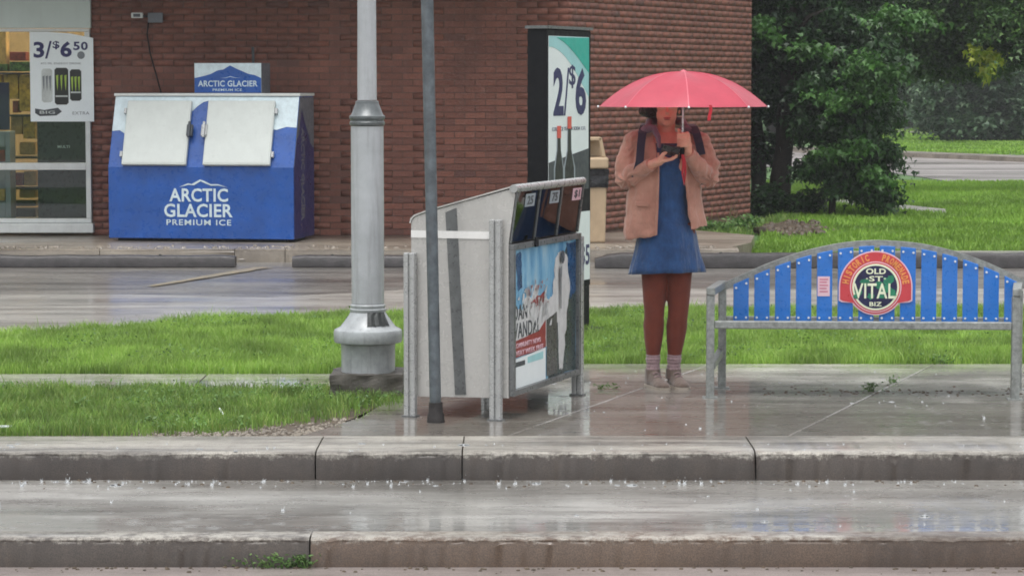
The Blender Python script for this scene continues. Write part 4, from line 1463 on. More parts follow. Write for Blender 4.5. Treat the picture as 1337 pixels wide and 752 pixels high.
MB().prism(torn([(0.66, 0.88), (0.74, 0.93), (0.84, 0.9), (0.9, 0.62), (0.84, 0.40), (0.78, 0.04), (0.73, 0.04), (0.70, 0.40), (0.58, 0.40), (0.5, 0.55), (0.62, 0.62)], 0.012), face, 0.0077, 0.009).build('torn_paper', 'torn', nb)
MB().prism(torn([(0.52, 0.02), (0.52, 0.44), (0.68, 0.48), (0.69, 0.02)], 0.004), face, 0.0092, 0.01).build('poster_print', 'post_grey', nb)
MB().prism(torn([(0.0, 0.22), (0.0, 0.34), (0.4, 0.37), (0.5, 0.44), (0.5, 0.24)], 0.004), face, 0.0092, 0.0102).build('poster_print', 'post_red', nb)
MB().prism(torn([(0.28, 0.60), (0.5, 0.66), (0.46, 0.56), (0.4, 0.6), (0.36, 0.55)], 0.02), face, 0.0092, 0.0102).build('poster_print', 'post_red', nb)
MB().prism([(U(a), V(b)) for a, b in ((0.0, 0.0), (0.5, 0.0), (0.5, 0.235), (0.0, 0.21))], face, 0.0092, 0.0102).build('poster_foot', 'paper', nb)
random.seed(31)
sc_ = MB()
for k in range(46):
    a0_, b0_ = random.uniform(0.08, 0.62), random.gauss(0.58, 0.09)
    w2, h2 = random.uniform(0.008, 0.03), random.uniform(0.015, 0.06)
    lv_ = 0.0104 + 0.0001 * k
    sc_.prism([(U(a0_ + random.uniform(-1, 1) * w2), V(b0_ + random.uniform(-1, 1) * h2)) for _ in range(3)] + [(U(a0_ + w2), V(b0_ + h2))], face, lv_, lv_ + 0.00005)
sc_.build('torn_scraps', 'torn', nb)['kind'] = 'stuff'
sc_ = MB()
for k in range(30):
    a0_, b0_ = random.uniform(0.2, 0.52), random.gauss(0.64, 0.06)
    w2, h2 = random.uniform(0.006, 0.018), random.uniform(0.01, 0.03)
    lv_ = 0.0152 + 0.0001 * k
    sc_.prism([(U(a0_ + random.uniform(-1, 1) * w2), V(b0_ + random.uniform(-1, 1) * h2)) for _ in range(3)] + [(U(a0_ + w2), V(b0_ + h2))], face, lv_, lv_ + 0.00005)
sc_.build('print_scraps', 'post_faded', nb)['kind'] = 'stuff'
MB().prism(disc(U(0.75), V(0.885), 0.035, 12), face, 0.0183, 0.0186).build('poster_print', 'post_grey', nb)
MB().prism(torn([(0.70, 0.80), (0.74, 0.82), (0.73, 0.5), (0.71, 0.5)], 0.006, 3), face, 0.0183, 0.0186).build('poster_print', 'newsprint', nb)
text('lettering', 'DAN', face, U(0.02), V(0.49), U(0.22), V(0.60), 0.0075, 'slate', nb, bold=0.01)
text('lettering', 'VANDAL', face, U(0.02), V(0.36), U(0.42), V(0.47), 0.0075, 'slate', nb, bold=0.01)
text('lettering', 'COMMUNITY NEWS', face, U(0.02), V(0.29), U(0.42), V(0.325), 0.0105, 'badge_pink', nb, bold=0.01)
text('lettering', 'EVERY WEEK FREE', face, U(0.02), V(0.235), U(0.46), V(0.27), 0.0105, 'badge_pink', nb, bold=0.01)
MB().prism([(U(a), V(b)) for a, b in ((0.02, 0.155), (0.18, 0.155), (0.18, 0.19), (0.02, 0.19))], face, 0.0104, 0.011).build('poster_print', 'slate', nb)
MB().prism([(U(a), V(b)) for a, b in ((0.22, 0.16), (0.46, 0.16), (0.46, 0.215), (0.22, 0.205))], face, 0.0104, 0.011).build('poster_print', 'teal_pale', nb)
# half-round legs
for (lx, ly, top) in ((-ND + 0.005, -0.028, 0.83), (-0.055, -0.034, 1.005), (0.0, NL + 0.022, 0.86), (-ND + 0.0, NL + 0.022, 0.83)):
    l = MB()
    l.box(lx - 0.03, lx - 0.004, ly - 0.02, ly + 0.02, 0, top).box(lx + 0.004, lx + 0.03, ly - 0.02, ly + 0.02, 0, top).box(lx - 0.0045, lx + 0.0045, ly - 0.012, ly + 0.018, 0, top - 0.004)
    l.build('leg', 'alu', nb, bevel=0.006)
    MB().box(lx - 0.038, lx + 0.038, ly - 0.028, ly + 0.028, -0.002, 0.008).build('foot_plate', 'frame_grey', nb)

# ------------------------------------------------------------------ thin steel pole
pb_ = G(569, 551)
pt = P(556.5, -60, pb_.y + 0.02)
tp = empty('sign_pole', pb_, 0, 'thin dull steel pole leaning slightly in front of the grey newspaper box', 'pole')
MB().tube([pb_, pb_.lerp(pt, 0.5), pb_.lerp(pt, 1.0), pb_.lerp(pt, 1.25)], [0.0285, 0.0295, 0.031, 0.031], 16).build('pole_tube', 'pole', tp, world=True, smooth=True)
MB().lathe([(0.045, 0), (0.042, 0.035), (0.036, 0.05), (0.034, 0.1)], 0, 0, 14).build('base_sleeve', 'rubber', tp, smooth=True)

# ------------------------------------------------------------------ lamp post
LY = 14.5
lpx = PX(480, LY)
lp = empty('lamp_post', (lpx, LY, 0), 0, 'tall pale grey painted lamp post on a square concrete footing in the grass', 'lamp post')
zy = lambda py: PZ(py, LY)
mb = MB().prism(rect(-0.2, -0.2, 0.2, 0.2), lambda u, v, q: (u * (1.0 - 0.04 * q / 0.13), v * (1 - 0.04 * q / 0.13), q), -0.05, 0.122)
bm = bmesh.new()
mtmp = mb.mesh('footing')
bm.from_mesh(mtmp)
bmesh.ops.subdivide_edges(bm, edges=bm.edges, cuts=9, use_grid_fill=True)
for v in bm.verts:
    v.co += Vector((noise.noise(v.co * 14), noise.noise(v.co * 14 + Vector((5, 5, 5))), noise.noise(v.co * 14 + Vector((9, 1, 1))))) * 0.012
bm.to_mesh(mtmp)
bm.free()
link_mesh('footing', mtmp, 'old_conc', lp)
MB().lathe([(0.146, 0.12), (0.147, zy(452)), (0.15, zy(448))], 0, 0, 48).build('base_drum', 'lamp_base', lp, smooth=True)
MB().lathe([(0.15, zy(448) + 0.001), (0.182, zy(446)), (0.187, zy(443)), (0.187, zy(433)), (0.182, zy(430)), (0.15, zy(426)), (0.128, zy(419)), (0.104, zy(411)), (0.096, zy(407))], 0, 0, 48).build('base_bell', 'lamp_base', lp, smooth=True)
MB().lathe([(0.096, zy(407) + 0.001), (0.099, zy(405)), (0.099, zy(403)), (0.092, zy(402)), (0.095, zy(400)), (0.095, zy(398)), (0.088, zy(396.5))], 0, 0, 48).build('base_ring', 'lamp_base', lp, smooth=True)
MB().lathe([(0.0885, zy(396)), (0.0892, zy(280)), (0.0885, zy(165))], 0, 0, 48).build('lower_shaft', 'lamp_paint', lp, smooth=True)
MB().lathe([(0.089, zy(164.5)), (0.095, zy(163)), (0.096, zy(160)), (0.091, zy(158.5)), (0.091, zy(156.5)), (0.097, zy(155)), (0.097, zy(152)), (0.086, zy(150)), (0.066, zy(137)), (0.063, zy(135)), (0.063, zy(133)), (0.053, zy(131.5))], 0, 0, 48).build('collar', 'lamp_collar', lp, smooth=True)
MB().lathe([(0.0525, zy(131)), (0.049, 2.5), (0.043, 4.2), (0.04, 5.6)], 0, 0, 40).build('upper_shaft', 'lamp_paint', lp, smooth=True)
hole = MB()
for j in range(7):
    t = -PI / 2 + 0.02 + j * 0.16
    for zz, rr in ((zy(424), 0.146 - 0.006), (zy(412), 0.112), (zy(406), 0.1015)):
        rr = rr + 0.006
        hole.v.append((math.cos(t) * rr, math.sin(t) * rr, zz + (0.01 * (j % 2) if zz < zy(410) else 0)))
for j in range(6):
    for k in range(2):
        a = j * 3 + k
        hole.f.append((a, a + 3, a + 4, a + 1))
hole.build('access_patch', 'rust_hole', lp)
MB().tube([(0, 0, 5.55), (0.3, -0.3, 5.9), (0.9, -0.9, 6.0)], [0.03, 0.03, 0.025], 12).build('lamp_arm', 'lamp_paint', lp, smooth=True)
MB().ball((1.05, -1.05, 5.98), (0.22, 0.22, 0.07)).build('lamp_head', 'lamp_paint', lp, smooth=True)

# ------------------------------------------------------------------ bench
A_B = math.radians(-3.0)
fb = G(927, 519)
bench = empty('bench', fb, A_B, 'blue slatted bench with arched galvanised steel frame and round red badge', 'bench')
SK = 0.075       # back frame sits a little to the right of the front frame
BDp = 0.46
RB = root_matrix(bench).inverted()


def bpl(px, py, yl):
    """bench-local (x,z) of the pixel on the plane local y = yl"""
    d = ray(px, py)
    o_ = RB @ Vector((0, 0, CAM_Z))
    dd = RB.to_3x3() @ d
    t = (yl - o_.y) / dd.y
    q = o_ + dd * t
    return q.x, q.z


R1, R2 = bpl(1325, 520, 0)[0], None
tube = 0.022


def sq(mb, a, b, hw=0.022, hh=0.022):
    a, b = Vector(a), Vector(b)
    d = (b - a).normalized()
    up = Vector((0, 0, 1)) if abs(d.z) < 0.9 else Vector((0, 1, 0))
    x = d.cross(up).normalized()
    y = x.cross(d).normalized()
    k = len(mb.v)
    for p in (a, b):
        for s1, s2 in ((-1, -1), (1, -1), (1, 1), (-1, 1)):
            mb.v.append(tuple(p + x * hw * s1 + y * hh * s2))
    for q in ((3, 2, 1, 0), (4, 5, 6, 7), (0, 1, 5, 4), (1, 2, 6, 5), (2, 3, 7, 6), (3, 0, 4, 7)):
        mb.f.append(tuple(k + i for i in q))
    return mb


zarm = bpl(927, 380, 0)[1]
zseat = bpl(1000, 424, 0)[1]
for xf in (0.0, R1):
    skx = SK
    sq(MB(), (xf, 0, 0), (xf, 0, zarm - 0.022)).build('leg', 'steel', bench, bevel=0.006)
    sq(MB(), (xf + skx, BDp, 0), (xf + skx, BDp, zarm - 0.022)).build('leg', 'steel', bench, bevel=0.006)
    sq(MB(), (xf - 0.002 * 0, -0.028, zarm), (xf + skx, BDp + 0.03, zarm), 0.024, 0.0215).build('armrest', 'steel', bench, bevel=0.006)
    sq(MB(), (xf + 0.01, 0.024, 0.17), (xf + skx - 0.01, BDp - 0.024, 0.2), 0.018, 0.02).build('brace', 'steel', bench, bevel=0.004)
    for q in ((xf, 0), (xf + skx, BDp)):
        MB().box(q[0] - 0.04, q[0] + 0.04, q[1] - 0.04, q[1] + 0.04, -0.003, 0.006).build('foot_plate', 'steel', bench)
sq(MB(), (0.023, 0, zseat), (R1 - 0.023, 0, zseat), 0.02, 0.021).build('seat_rail', 'steel', bench, bevel=0.006)
zrb = bpl(1000, 423.5, BDp)[1]
sq(MB(), (SK + 0.023, BDp, zrb), (R1 + SK - 0.023, BDp, zrb), 0.02, 0.016).build('seat_rail', 'steel', bench, bevel=0.006)
for k in range(5):
    f_ = (k + 0.6) / 5.4
    y0 = 0.03 + f_ * (BDp - 0.09)
    zz = zseat + (zrb - zseat) * f_ - 0.004
    sq(MB(), (0.03 + SK * f_, y0, zz), (R1 - 0.03 + SK * f_, y0, zz), 0.03, 0.008).build('seat_slat', 'steel', bench, bevel=0.003)
for xf in (0.0, R1):
    sq(MB(), (xf + (0.06 if xf == 0 else -0.02), 0.024, zseat - 0.012), (xf + (0.1 if xf == 0 else 0.03), BDp - 0.02, zrb - 0.008), 0.02, 0.012).build('seat_end_bar', 'steel', bench)
# arch and back slats on the back plane
YBk = BDp + 0.0
arch_px = [(945, 374), (952, 371), (975, 361), (1000, 350), (1030, 339), (1060, 330), (1090, 323.5), (1115, 320), (1141, 318.5), (1170, 319.5), (1200, 322.5), (1230, 328.5), (1260, 337), (1290, 348), (1315, 359.5), (1337, 371), (1348, 377)]
arch = [bpl(a, b, YBk) for a, b in arch_px]


def smooth_curve(p, sub=4):
    out = []
    for i in range(len(p) - 1):
        p0_, p1, p2, p3 = p[max(0, i - 1)], p[i], p[i + 1], p[min(len(p) - 1, i + 2)]
        for k in range(sub):
            t = k / sub
            out.append(tuple(0.5 * (2 * p1[j] + (p2[j] - p0_[j]) * t + (2 * p0_[j] - 5 * p1[j] + 4 * p2[j] - p3[j]) * t * t + (-p0_[j] + 3 * p1[j] - 3 * p2[j] + p3[j]) * t ** 3) for j in range(2)))
    out.append(p[-1])
    return out


arc_ = smooth_curve(arch)
mb = MB()
hw = 0.02
for i, (ax, az) in enumerate(arc_):
    b0, b1 = arc_[max(0, i - 1)], arc_[min(len(arc_) - 1, i + 1)]
    tx, tz = b1[0] - b0[0], b1[1] - b0[1]
    l_ = math.hypot(tx, tz)
    nx, nz_ = -tz / l_, tx / l_
    for s1, s2 in ((-1, -1), (1, -1), (1, 1), (-1, 1)):
        mb.v.append((ax + nx * hw * s1, YBk + 0.02 * s2, az + nz_ * hw * s1))
for i in range(len(arc_) - 1):
    for j in range(4):
        a, b_ = i * 4 + j, i * 4 + (j + 1) % 4
        mb.f.append((a, b_, b_ + 4, a + 4))
mb.f.append((3, 2, 1, 0))
mb.f.append(tuple(len(arc_) * 4 - 4 + j for j in range(4)))
mb.build('arched_top_rail', 'steel', bench, merge=True)
zlo = bpl(1100, 419.5, YBk)[1]


def arch_z(x):
    for i in range(len(arc_) - 1):
        if arc_[i][0] <= x <= arc_[i + 1][0]:
            t = (x - arc_[i][0]) / (arc_[i + 1][0] - arc_[i][0] + 1e-9)
            return arc_[i][1] + (arc_[i + 1][1] - arc_[i][1]) * t
    return arc_[0][1] if x < arc_[0][0] else arc_[-1][1]


bk = lambda u, v, q: (u, YBk - 0.022 - q, v)
for i in range(14):
    xa = bpl(957.3 + i * 27.15, 400, YBk)[0]
    xb = bpl(957.3 + i * 27.15 + 20.0, 400, YBk)[0]
    za, zb_ = arch_z(xa) - 0.021, arch_z(xb) - 0.021
    zm = arch_z((xa + xb) / 2) - 0.021
    s_ = MB().prism([(xa, zlo), (xb, zlo), (xb, zb_ + 0.012), ((xa + xb) / 2, zm + 0.012), (xa, za + 0.012)], bk, 0, 0.010).build('back_slat', 'slat', bench, bevel=0.003)
    for (bxp, bzp) in ((xa + 0.014, zlo + 0.022), (xb - 0.014, zlo + 0.022), (xa + 0.014, arch_z(xa + 0.014) - 0.034), (xb - 0.014, arch_z(xb - 0.014) - 0.034)):
        MB().prism(disc(bxp, bzp, 0.0062, 10), bk, 0.0102, 0.016).build('bolt', 'bolt', s_)
# lower rail of the back
xl, xr = SK + 0.023, R1 + SK - 0.023
sq(MB(), (xl, YBk, zlo + 0.012), (xr, YBk, zlo + 0.012), 0.018, 0.014).build('back_rail', 'steel', bench, bevel=0.004)
# paper notice on the fifth slat
nx0, nz0 = bpl(1067, 386, YBk)
nx1, nz1 = bpl(1083, 360.5, YBk)
nt_ = MB().prism(rect(nx0, nz0, nx1, nz1), lambda u, v, q: root_matrix(bench) @ Vector(bk(u, v, q)), 0.0105, 0.0125).build('paper_notice', 'badge_pink')
tags(nt_, 'small pale pink paper notice stuck on a blue back slat of the bench', 'notice')
M['pink_ink'] = paint('pink_ink', (206, 130, 150), 0.5)
for k, v_ in enumerate((0.2, 0.36, 0.52, 0.68, 0.82)):
    w_ = nx1 - nx0
    MB().prism(rect(nx0 + w_ * 0.15, nz0 + (nz1 - nz0) * v_, nx1 - w_ * (0.15 + 0.1 * (k % 2)), nz0 + (nz1 - nz0) * (v_ + 0.07)), lambda u, v, q: root_matrix(bench) @ Vector(bk(u, v, q)), 0.013, 0.0134).build('printed_line', 'pink_ink', nt_)
# badge
bc = bpl(1142.5, 374, YBk)
e = (bpl(1242.5, 374, YBk)[0] - bc[0]) / 100     # metres per photo pixel here
bd = empty('badge', (0, 0, 0))
bd.parent = bench
BU = lambda pts: [(bc[0] + a * e, bc[1] + b * e) for a, b in pts]


def badge_outline(k):
    pts = []
    R = 48 + k
    for i in range(33):
        t = PI * (1 - i / 32)
        pts.append((R * math.cos(t), R * math.sin(t) * 0.985))
    pts += [(48 + k, -18 - k), (44 + k, -20 - k)]
    r2 = 37 + k
    a0 = -math.asin(min(1, 21 / r2))
    for i in range(25):
        t = a0 - (PI + 2 * a0) * i / 24
        pts.append((r2 * math.cos(t), r2 * math.sin(t)))
    pts += [(-44 - k, -20 - k), (-48 - k, -18 - k)]
    return pts


MB().prism(BU(badge_outline(0)), bk, 0.012, 0.020).build('badge_border', 'badge_pink', bd)
MB().prism(BU(badge_outline(-1.6)), bk, 0.0202, 0.0215).build('badge_field', 'badge_red', bd)
ringp = [(44.5 * math.cos(t), 44.5 * math.sin(t)) for t in np.linspace(PI - 0.03, 0.03, 30)] + [(34.5 * math.cos(t), 34.5 * math.sin(t)) for t in np.linspace(0.05, PI - 0.05, 30)]
for word, a0, a1 in (('HISTORIC', PI - 0.10, PI / 2 + 0.22), ('PROMENADE', PI / 2 - 0.20, 0.10)):
    for i, ch in enumerate(word):
        t = a0 + (a1 - a0) * (i + 0.5) / len(word)
        wdt = abs(a1 - a0) / len(word) * 40 * (0.12 if ch == 'I' else 0.40)
        cxx, czz = 39.7 * math.cos(t), 39.7 * math.sin(t)
        tx, tz = math.sin(t), -math.cos(t)
        rx, rz_ = math.cos(t), math.sin(t)
        fn = lambda u, v, q, cxx=cxx, czz=czz, tx=tx, tz=tz, rx=rx, rz_=rz_: bk(bc[0] + e * (cxx + tx * u + rx * v), bc[1] + e * (czz + tz * u + rz_ * v), q)
        text('lettering', ch, fn, -wdt, -4.6, wdt, 4.6, 0.0216, 'badge_orange', bd, bold=0.04)
MB().prism(BU([(33.5 * math.cos(t), 33.5 * math.sin(t)) for t in np.linspace(0, 2 * PI, 48, endpoint=False)]), bk, 0.0217, 0.0228).build('badge_ring', 'badge_pink', bd)
MB().prism(BU(disc(0, 0, 32.2, 44)), bk, 0.0229, 0.0236).build('badge_ring', 'badge_red', bd)
MB().prism(BU(disc(0, 0, 30.6, 44)), bk, 0.0237, 0.0246).build('badge_ring', 'badge_cream', bd)
MB().prism(BU(disc(0, 0, 28.0, 44)), bk, 0.0247, 0.0256).build('badge_centre', 'badge_navy', bd)
random.seed(5)
gm = MB()
for (cx2, cy2, rr) in ((-14, 6, 7), (16, 8, 8), (20, 12, 6), (22, -8, 7), (-6, -12, 6), (8, -10, 7), (-22, -7, 6), (4, 3, 7), (14, -2, 7), (-26, -12, 5)):
    gm.prism(BU([(cx2 + rr * random.uniform(0.55, 1.1) * math.cos(t), cy2 + rr * random.uniform(0.4, 0.9) * math.sin(t)) for t in np.linspace(0, 2 * PI, 11, endpoint=False)]), bk, 0.0257 + 0.00005 * rr, 0.0262 + 0.0001 * rr)
gm.build('leaf_print', 'badge_green', bd)
bt = lambda u, v, q: bk(bc[0] + u * e, bc[1] + v * e, q)
text('lettering', 'OLD', bt, -13, 17, 13, 24.5, 0.0272, 'badge_cream', bd, bold=0.03)
text('lettering', '·ST·', bt, -13, 7.5, 13, 14.5, 0.0272, 'badge_cream', bd, bold=0.02)
text('lettering', 'VITAL', bt, -29, -15, 25, 5, 0.0272, 'badge_cream', bd, bold=0.015)
text('lettering', 'BIZ', bt, -8, -25, 8, -19.5, 0.0272, 'badge_cream', bd, bold=0.02)

# ------------------------------------------------------------------ woman
WYw = 14.8
w0 = Vector((PX(872, WYw), WYw, 0))
wm = empty('person', w0, 0, 'person in tan jacket, blue dress and rust tights holding a red umbrella and a phone', 'person')
Q = lambda px, py, y=0.0: Vector(((px - 872) / 236.0, y, (507.5 - py) / 236.0))
body = MB()
# legs
hips = (Q(855, 306, 0.0), Q(887, 306, 0.0))
knees = (Q(854.5, 404, -0.015), Q(886, 404, -0.015))
ank = (Q(853.5, 478, 0.02), Q(880.5, 478, 0.02))
for h, k, a in zip(hips, knees, ank):
    body.tube([h + Vector((0, 0, 0.02)), h.lerp(k, 0.35), h.lerp(k, 0.7), k + Vector((0, 0, 0.03)), k, k.lerp(a, 0.15), k.lerp(a, 0.32) + Vector((0, 0.012, 0)), k.lerp(a, 0.55) + Vector((0, 0.008, 0)), k.lerp(a, 0.8), a, a - Vector((0, 0, 0.06))],
              [0.082, 0.074, 0.062, 0.056, 0.053, 0.052, 0.055, 0.048, 0.036, 0.033, 0.034], 16)
# torso
tors = [(0.80, 0.145, 0.115), (0.88, 0.165, 0.125), (0.97, 0.145, 0.11), (1.05, 0.13, 0.10), (1.15, 0.14, 0.11), (1.24, 0.155, 0.12), (1.32, 0.165, 0.105), (1.37, 0.15, 0.085), (1.40, 0.09, 0.07), (1.415, 0.05, 0.055)]
tx = -0.008
k0 = len(body.v)
for (zz, rx, ry) in tors:
    for j in range(20):
        t = 2 * PI * j / 20
        body.v.append((tx + rx * math.cos(t), 0.01 + ry * math.sin(t), zz))
for i in range(len(tors) - 1):
    for j in range(20):
        a, b_ = k0 + i * 20 + j, k0 + i * 20 + (j + 1) % 20
        body.f.append((a, b_, b_ + 20, a + 20))
body.f.append(tuple(k0 + j for j in reversed(range(20))))
body.f.append(tuple(k0 + (len(tors) - 1) * 20 + j for j in range(20)))
body.ball((tx - 0.06, -0.095, 1.235), (0.06, 0.05, 0.06))
body.ball((tx + 0.06, -0.095, 1.235), (0.06, 0.05, 0.06))
# neck and head, tipped slightly towards the phone
nk = Q(869.5, 176, 0.0)
hc = Q(869, 142, -0.02)
body.tube([Vector((tx, 0.02, 1.36)), nk, hc + Vector((0, 0.02, -0.03))], [0.06, 0.050, 0.05], 16)
tilt = Matrix.Rotation(math.radians(-10), 3, 'X')
body.ball(hc + Vector((0, 0.015, 0.02)), (0.073, 0.092, 0.095), 20, 14, tilt)
body.ball(hc + Vector((0, -0.018, -0.045)), (0.056, 0.062, 0.062), 16, 12, tilt)
body.ball(hc + Vector((0, -0.055, -0.088)), (0.022, 0.02, 0.018))                # chin
body.tube([hc + Vector((0, -0.084, 0.005)), hc + Vector((0, -0.102, -0.03)), hc + Vector((0, -0.09, -0.036))], [0.008, 0.013, 0.012], 10)   # nose
body.ball(hc + Vector((0, -0.078, -0.061)), (0.023, 0.012, 0.010))               # lips
for s_ in (-1, 1):
    body.ball(hc + Vector((0.073 * s_, 0.01, -0.01)), (0.009, 0.02, 0.032))      # ears
    body.ball(hc + Vector((0.028 * s_, -0.076, 0.026)), (0.022, 0.01, 0.008))    # brow
# arms
shL, elL, wrL = Q(828, 189, 0.0), Q(813, 236, -0.01), Q(848, 214.5, -0.21)
shR, elR, wrR = Q(912, 189, 0.0), Q(927, 235, -0.02), Q(894, 199, -0.225)
for s_, e_, w_ in ((shL, elL, wrL), (shR, elR, wrR)):
    body.tube([s_, s_.lerp(e_, 0.5), e_], [0.05, 0.043, 0.038], 14)
    body.ball(e_, 0.04)
    body.ball(s_, 0.055)
    body.tube([e_, e_.lerp(w_, 0.4), w_], [0.038, 0.036, 0.024], 14)
# image-left hand: palm up under the phone, fingers pointing to the right
hl = wrL
palm = hl + Vector((0.045, -0.03, 0.018))
body.tube([hl, hl + Vector((0.02, -0.012, 0.008)), palm], [0.023, 0.024, 0.026], 12)
body.ball(palm, (0.045, 0.035, 0.02), 14, 9, Matrix.Rotation(math.radians(-22), 3, 'Y'))
for k, (dy, ln) in enumerate(((-0.03, 0.062), (-0.012, 0.070), (0.007, 0.066), (0.024, 0.052))):
    b0 = palm + Vector((0.03, dy, 0.004))
    b1 = b0 + Vector((ln * 0.5, -0.006, ln * 0.12 - 0.001 * k))
    b2 = b1 + Vector((ln * 0.33, 0.002, ln * 0.22))
    b3 = b2 + Vector((ln * 0.2, 0.006, ln * 0.26))
    body.tube([b0 - Vector((0.02, 0, 0.003)), b0, b1, b2, b3], [0.011, 0.0105, 0.0095, 0.009, 0.007], 10)
    body.ball(b3, 0.0075, 8, 6)
th = palm + Vector((-0.005, -0.025, 0.01))
body.tube([th, th + Vector((0.02, -0.012, 0.028)), th + Vector((0.042, -0.006, 0.046))], [0.014, 0.012, 0.009], 10)
body.ball(th + Vector((0.042, -0.006, 0.046)), 0.009, 8, 6)
# image-right hand: closed round the umbrella shaft
shx = Q(886.3, 0, 0).x
SHY = -0.255
ph = Vector((shx + 0.026, SHY + 0.01, Q(0, 183).z))
body.tube([wrR, wrR.lerp(ph, 0.6), ph + Vector((0.004, 0, -0.03))], [0.024, 0.025, 0.028], 12)
body.ball(ph, (0.022, 0.03, 0.046), 14, 10)
for k in range(4):
    zc = ph.z - 0.030 + k * 0.0205
    pts = []
    rr = 0.0235 - 0.0008 * abs(k - 2)
    for t in np.linspace(-0.1, -PI * 1.12, 8):
        pts.append((shx + rr * math.cos(t), SHY + rr * math.sin(t), zc + 0.004 * (t / PI)))
    body.tube([(ph.x + 0.008, ph.y, zc)] + pts, [0.011] + [0.0105] * 5 + [0.0098, 0.009, 0.0085], 9)
tp_ = [ph + Vector((0.0, 0.02, 0.015)), Vector((shx - 0.004, SHY + 0.026, ph.z + 0.034)), Vector((shx - 0.02, SHY + 0.006, ph.z + 0.052))]
body.tube(tp_, [0.014, 0.012, 0.009], 10)
body.ball(tp_[-1], 0.0095, 8, 6)
link_mesh('body', remeshed(body, 0.0045, 3, 'body'), 'skin', wm)
MB().ball(hc + Vector((0, -0.082, -0.058)), (0.021, 0.010, 0.0045)).ball(hc + Vector((0, -0.081, -0.065)), (0.018, 0.010, 0.005)).build('lips', 'lip', wm, smooth=True)
for s_ in (-1, 1):
    MB().ball(hc + Vector((0.028 * s_, -0.078, 0.008)), (0.012, 0.008, 0.007)).build('eye', 'can_grey', wm, smooth=True)
# tights, socks, shoes
tg_ = MB()
for h, k, a in zip(hips, knees, ank):
    tg_.tube([h + Vector((0, 0, 0.06)), h.lerp(k, 0.35), h.lerp(k, 0.7), k + Vector((0, 0, 0.03)), k, k.lerp(a, 0.15), k.lerp(a, 0.32) + Vector((0, 0.012, 0)), k.lerp(a, 0.55) + Vector((0, 0.008, 0)), k.lerp(a, 0.8), k.lerp(a, 0.86)],
             [0.092, 0.080, 0.068, 0.061, 0.0575, 0.0555, 0.0585, 0.0515, 0.0395, 0.037], 20)
tg_.ball((tx, 0.0, 0.88), (0.16, 0.12, 0.12))
link_mesh('tights', remeshed(tg_, 0.006, 4, 'tights'), 'tights', wm)
toes = (Q(868, 503, -0.17), Q(893, 503, -0.155))
heels = (Q(849, 503, 0.055), Q(879, 503, 0.055))
for a, k, te, he in zip(ank, knees, toes, heels):
    sk = MB()
    n_ = 8
    pts = [k.lerp(a, 0.82).lerp(a - Vector((0, 0, 0.05)), q / n_) for q in range(n_ + 1)]
    sk.tube(pts, [0.041 - 0.003 * math.sin(q * 1.9) * 0.6 - 0.0025 * (q > 2) for q in range(n_ + 1)], 18)
    link_mesh('sock', remeshed(sk, 0.004, 2, 'sock', lambda c: 0.0014 * math.sin(c.z * 330)), 'sock', wm)
    sh = MB()
    d = (te - he)
    d.z = 0
    L_ = d.length
    dn_ = d.normalized()
    sdv = Vector((dn_.y, -dn_.x, 0))
    base = Vector((he.x, he.y, 0))
    secs = [(0.0, 0.024, 0.055), (0.07, 0.034, 0.078), (0.22, 0.037, 0.098), (0.36, 0.036, 0.09), (0.5, 0.038, 0.068), (0.68, 0.044, 0.055), (0.84, 0.042, 0.044), (0.95, 0.03, 0.036), (1.0, 0.016, 0.028)]
    k0 = len(sh.v)
    for (f_, hw_, ht) in secs:
        for j in range(16):
            t = 2 * PI * j / 16
            c_, s2 = math.cos(t), math.sin(t)
            zz = 0.012 + (ht - 0.012) * max(0, (s2 + 0.35) / 1.35) if s2 > -0.35 else 0.012
            p = base + dn_ * (L_ * f_) + sdv * (hw_ * c_ * (1 if s2 < 0.3 else 0.93)) + Vector((0, 0, zz))
            sh.v.append(tuple(p))
    for i in range(len(secs) - 1):
        for j in range(16):
            a1, b1 = k0 + i * 16 + j, k0 + i * 16 + (j + 1) % 16
            sh.f.append((a1, b1, b1 + 16, a1 + 16))
    sh.f.append(tuple(k0 + j for j in reversed(range(16))))
    sh.f.append(tuple(k0 + (len(secs) - 1) * 16 + j for j in range(16)))
    sh.tube([a - Vector((0, -0.002, 0.02)), a - Vector((0, -0.002, 0.08))], [0.043, 0.045], 16)
    so = link_mesh('shoe', remeshed(sh, 0.0045, 4, 'shoe'), 'shoe', wm)
    sole = [(base + dn_ * (L_ * f_) + sdv * (hw_ + 0.004) * s_) for s_ in (1,) for f_, hw_, _ in secs] + [(base + dn_ * (L_ * f_) - sdv * (hw_ + 0.004)) for f_, hw_, _ in reversed(secs)]
    MB().prism([(p.x, p.y) for p in sole], lambda u, v, q: (u, v, q), 0.0, 0.014).build('sole', 'sole', so)
    lc = base + dn_ * L_ * 0.45
    for q in (0.0, 0.09, 0.18):
        c2 = base + dn_ * L_ * (0.44 + q) + Vector((0, 0, 0.082 - q * 0.17))
        MB().tube([c2 - sdv * 0.022 - Vector((0, 0, 0.005)), c2 + Vector((0, 0, 0.004)), c2 + sdv * 0.022 - Vector((0, 0, 0.005))], 0.0032, 6).build('lace', 'sock', so)


def loft(rings, n, close=True, cap_=True):
    mb = MB()
    for ring in rings:
        mb.v += [tuple(p) for p in ring]
    for i in range(len(rings) - 1):
        for j in range(n if close else n - 1):
            a, b_ = i * n + j, i * n + (j + 1) % n
            mb.f.append((a, b_, b_ + n, a + n))
    if cap_:
        mb.f.append(tuple(reversed(range(n))))
        mb.f.append(tuple((len(rings) - 1) * n + j for j in range(n)))
    return mb


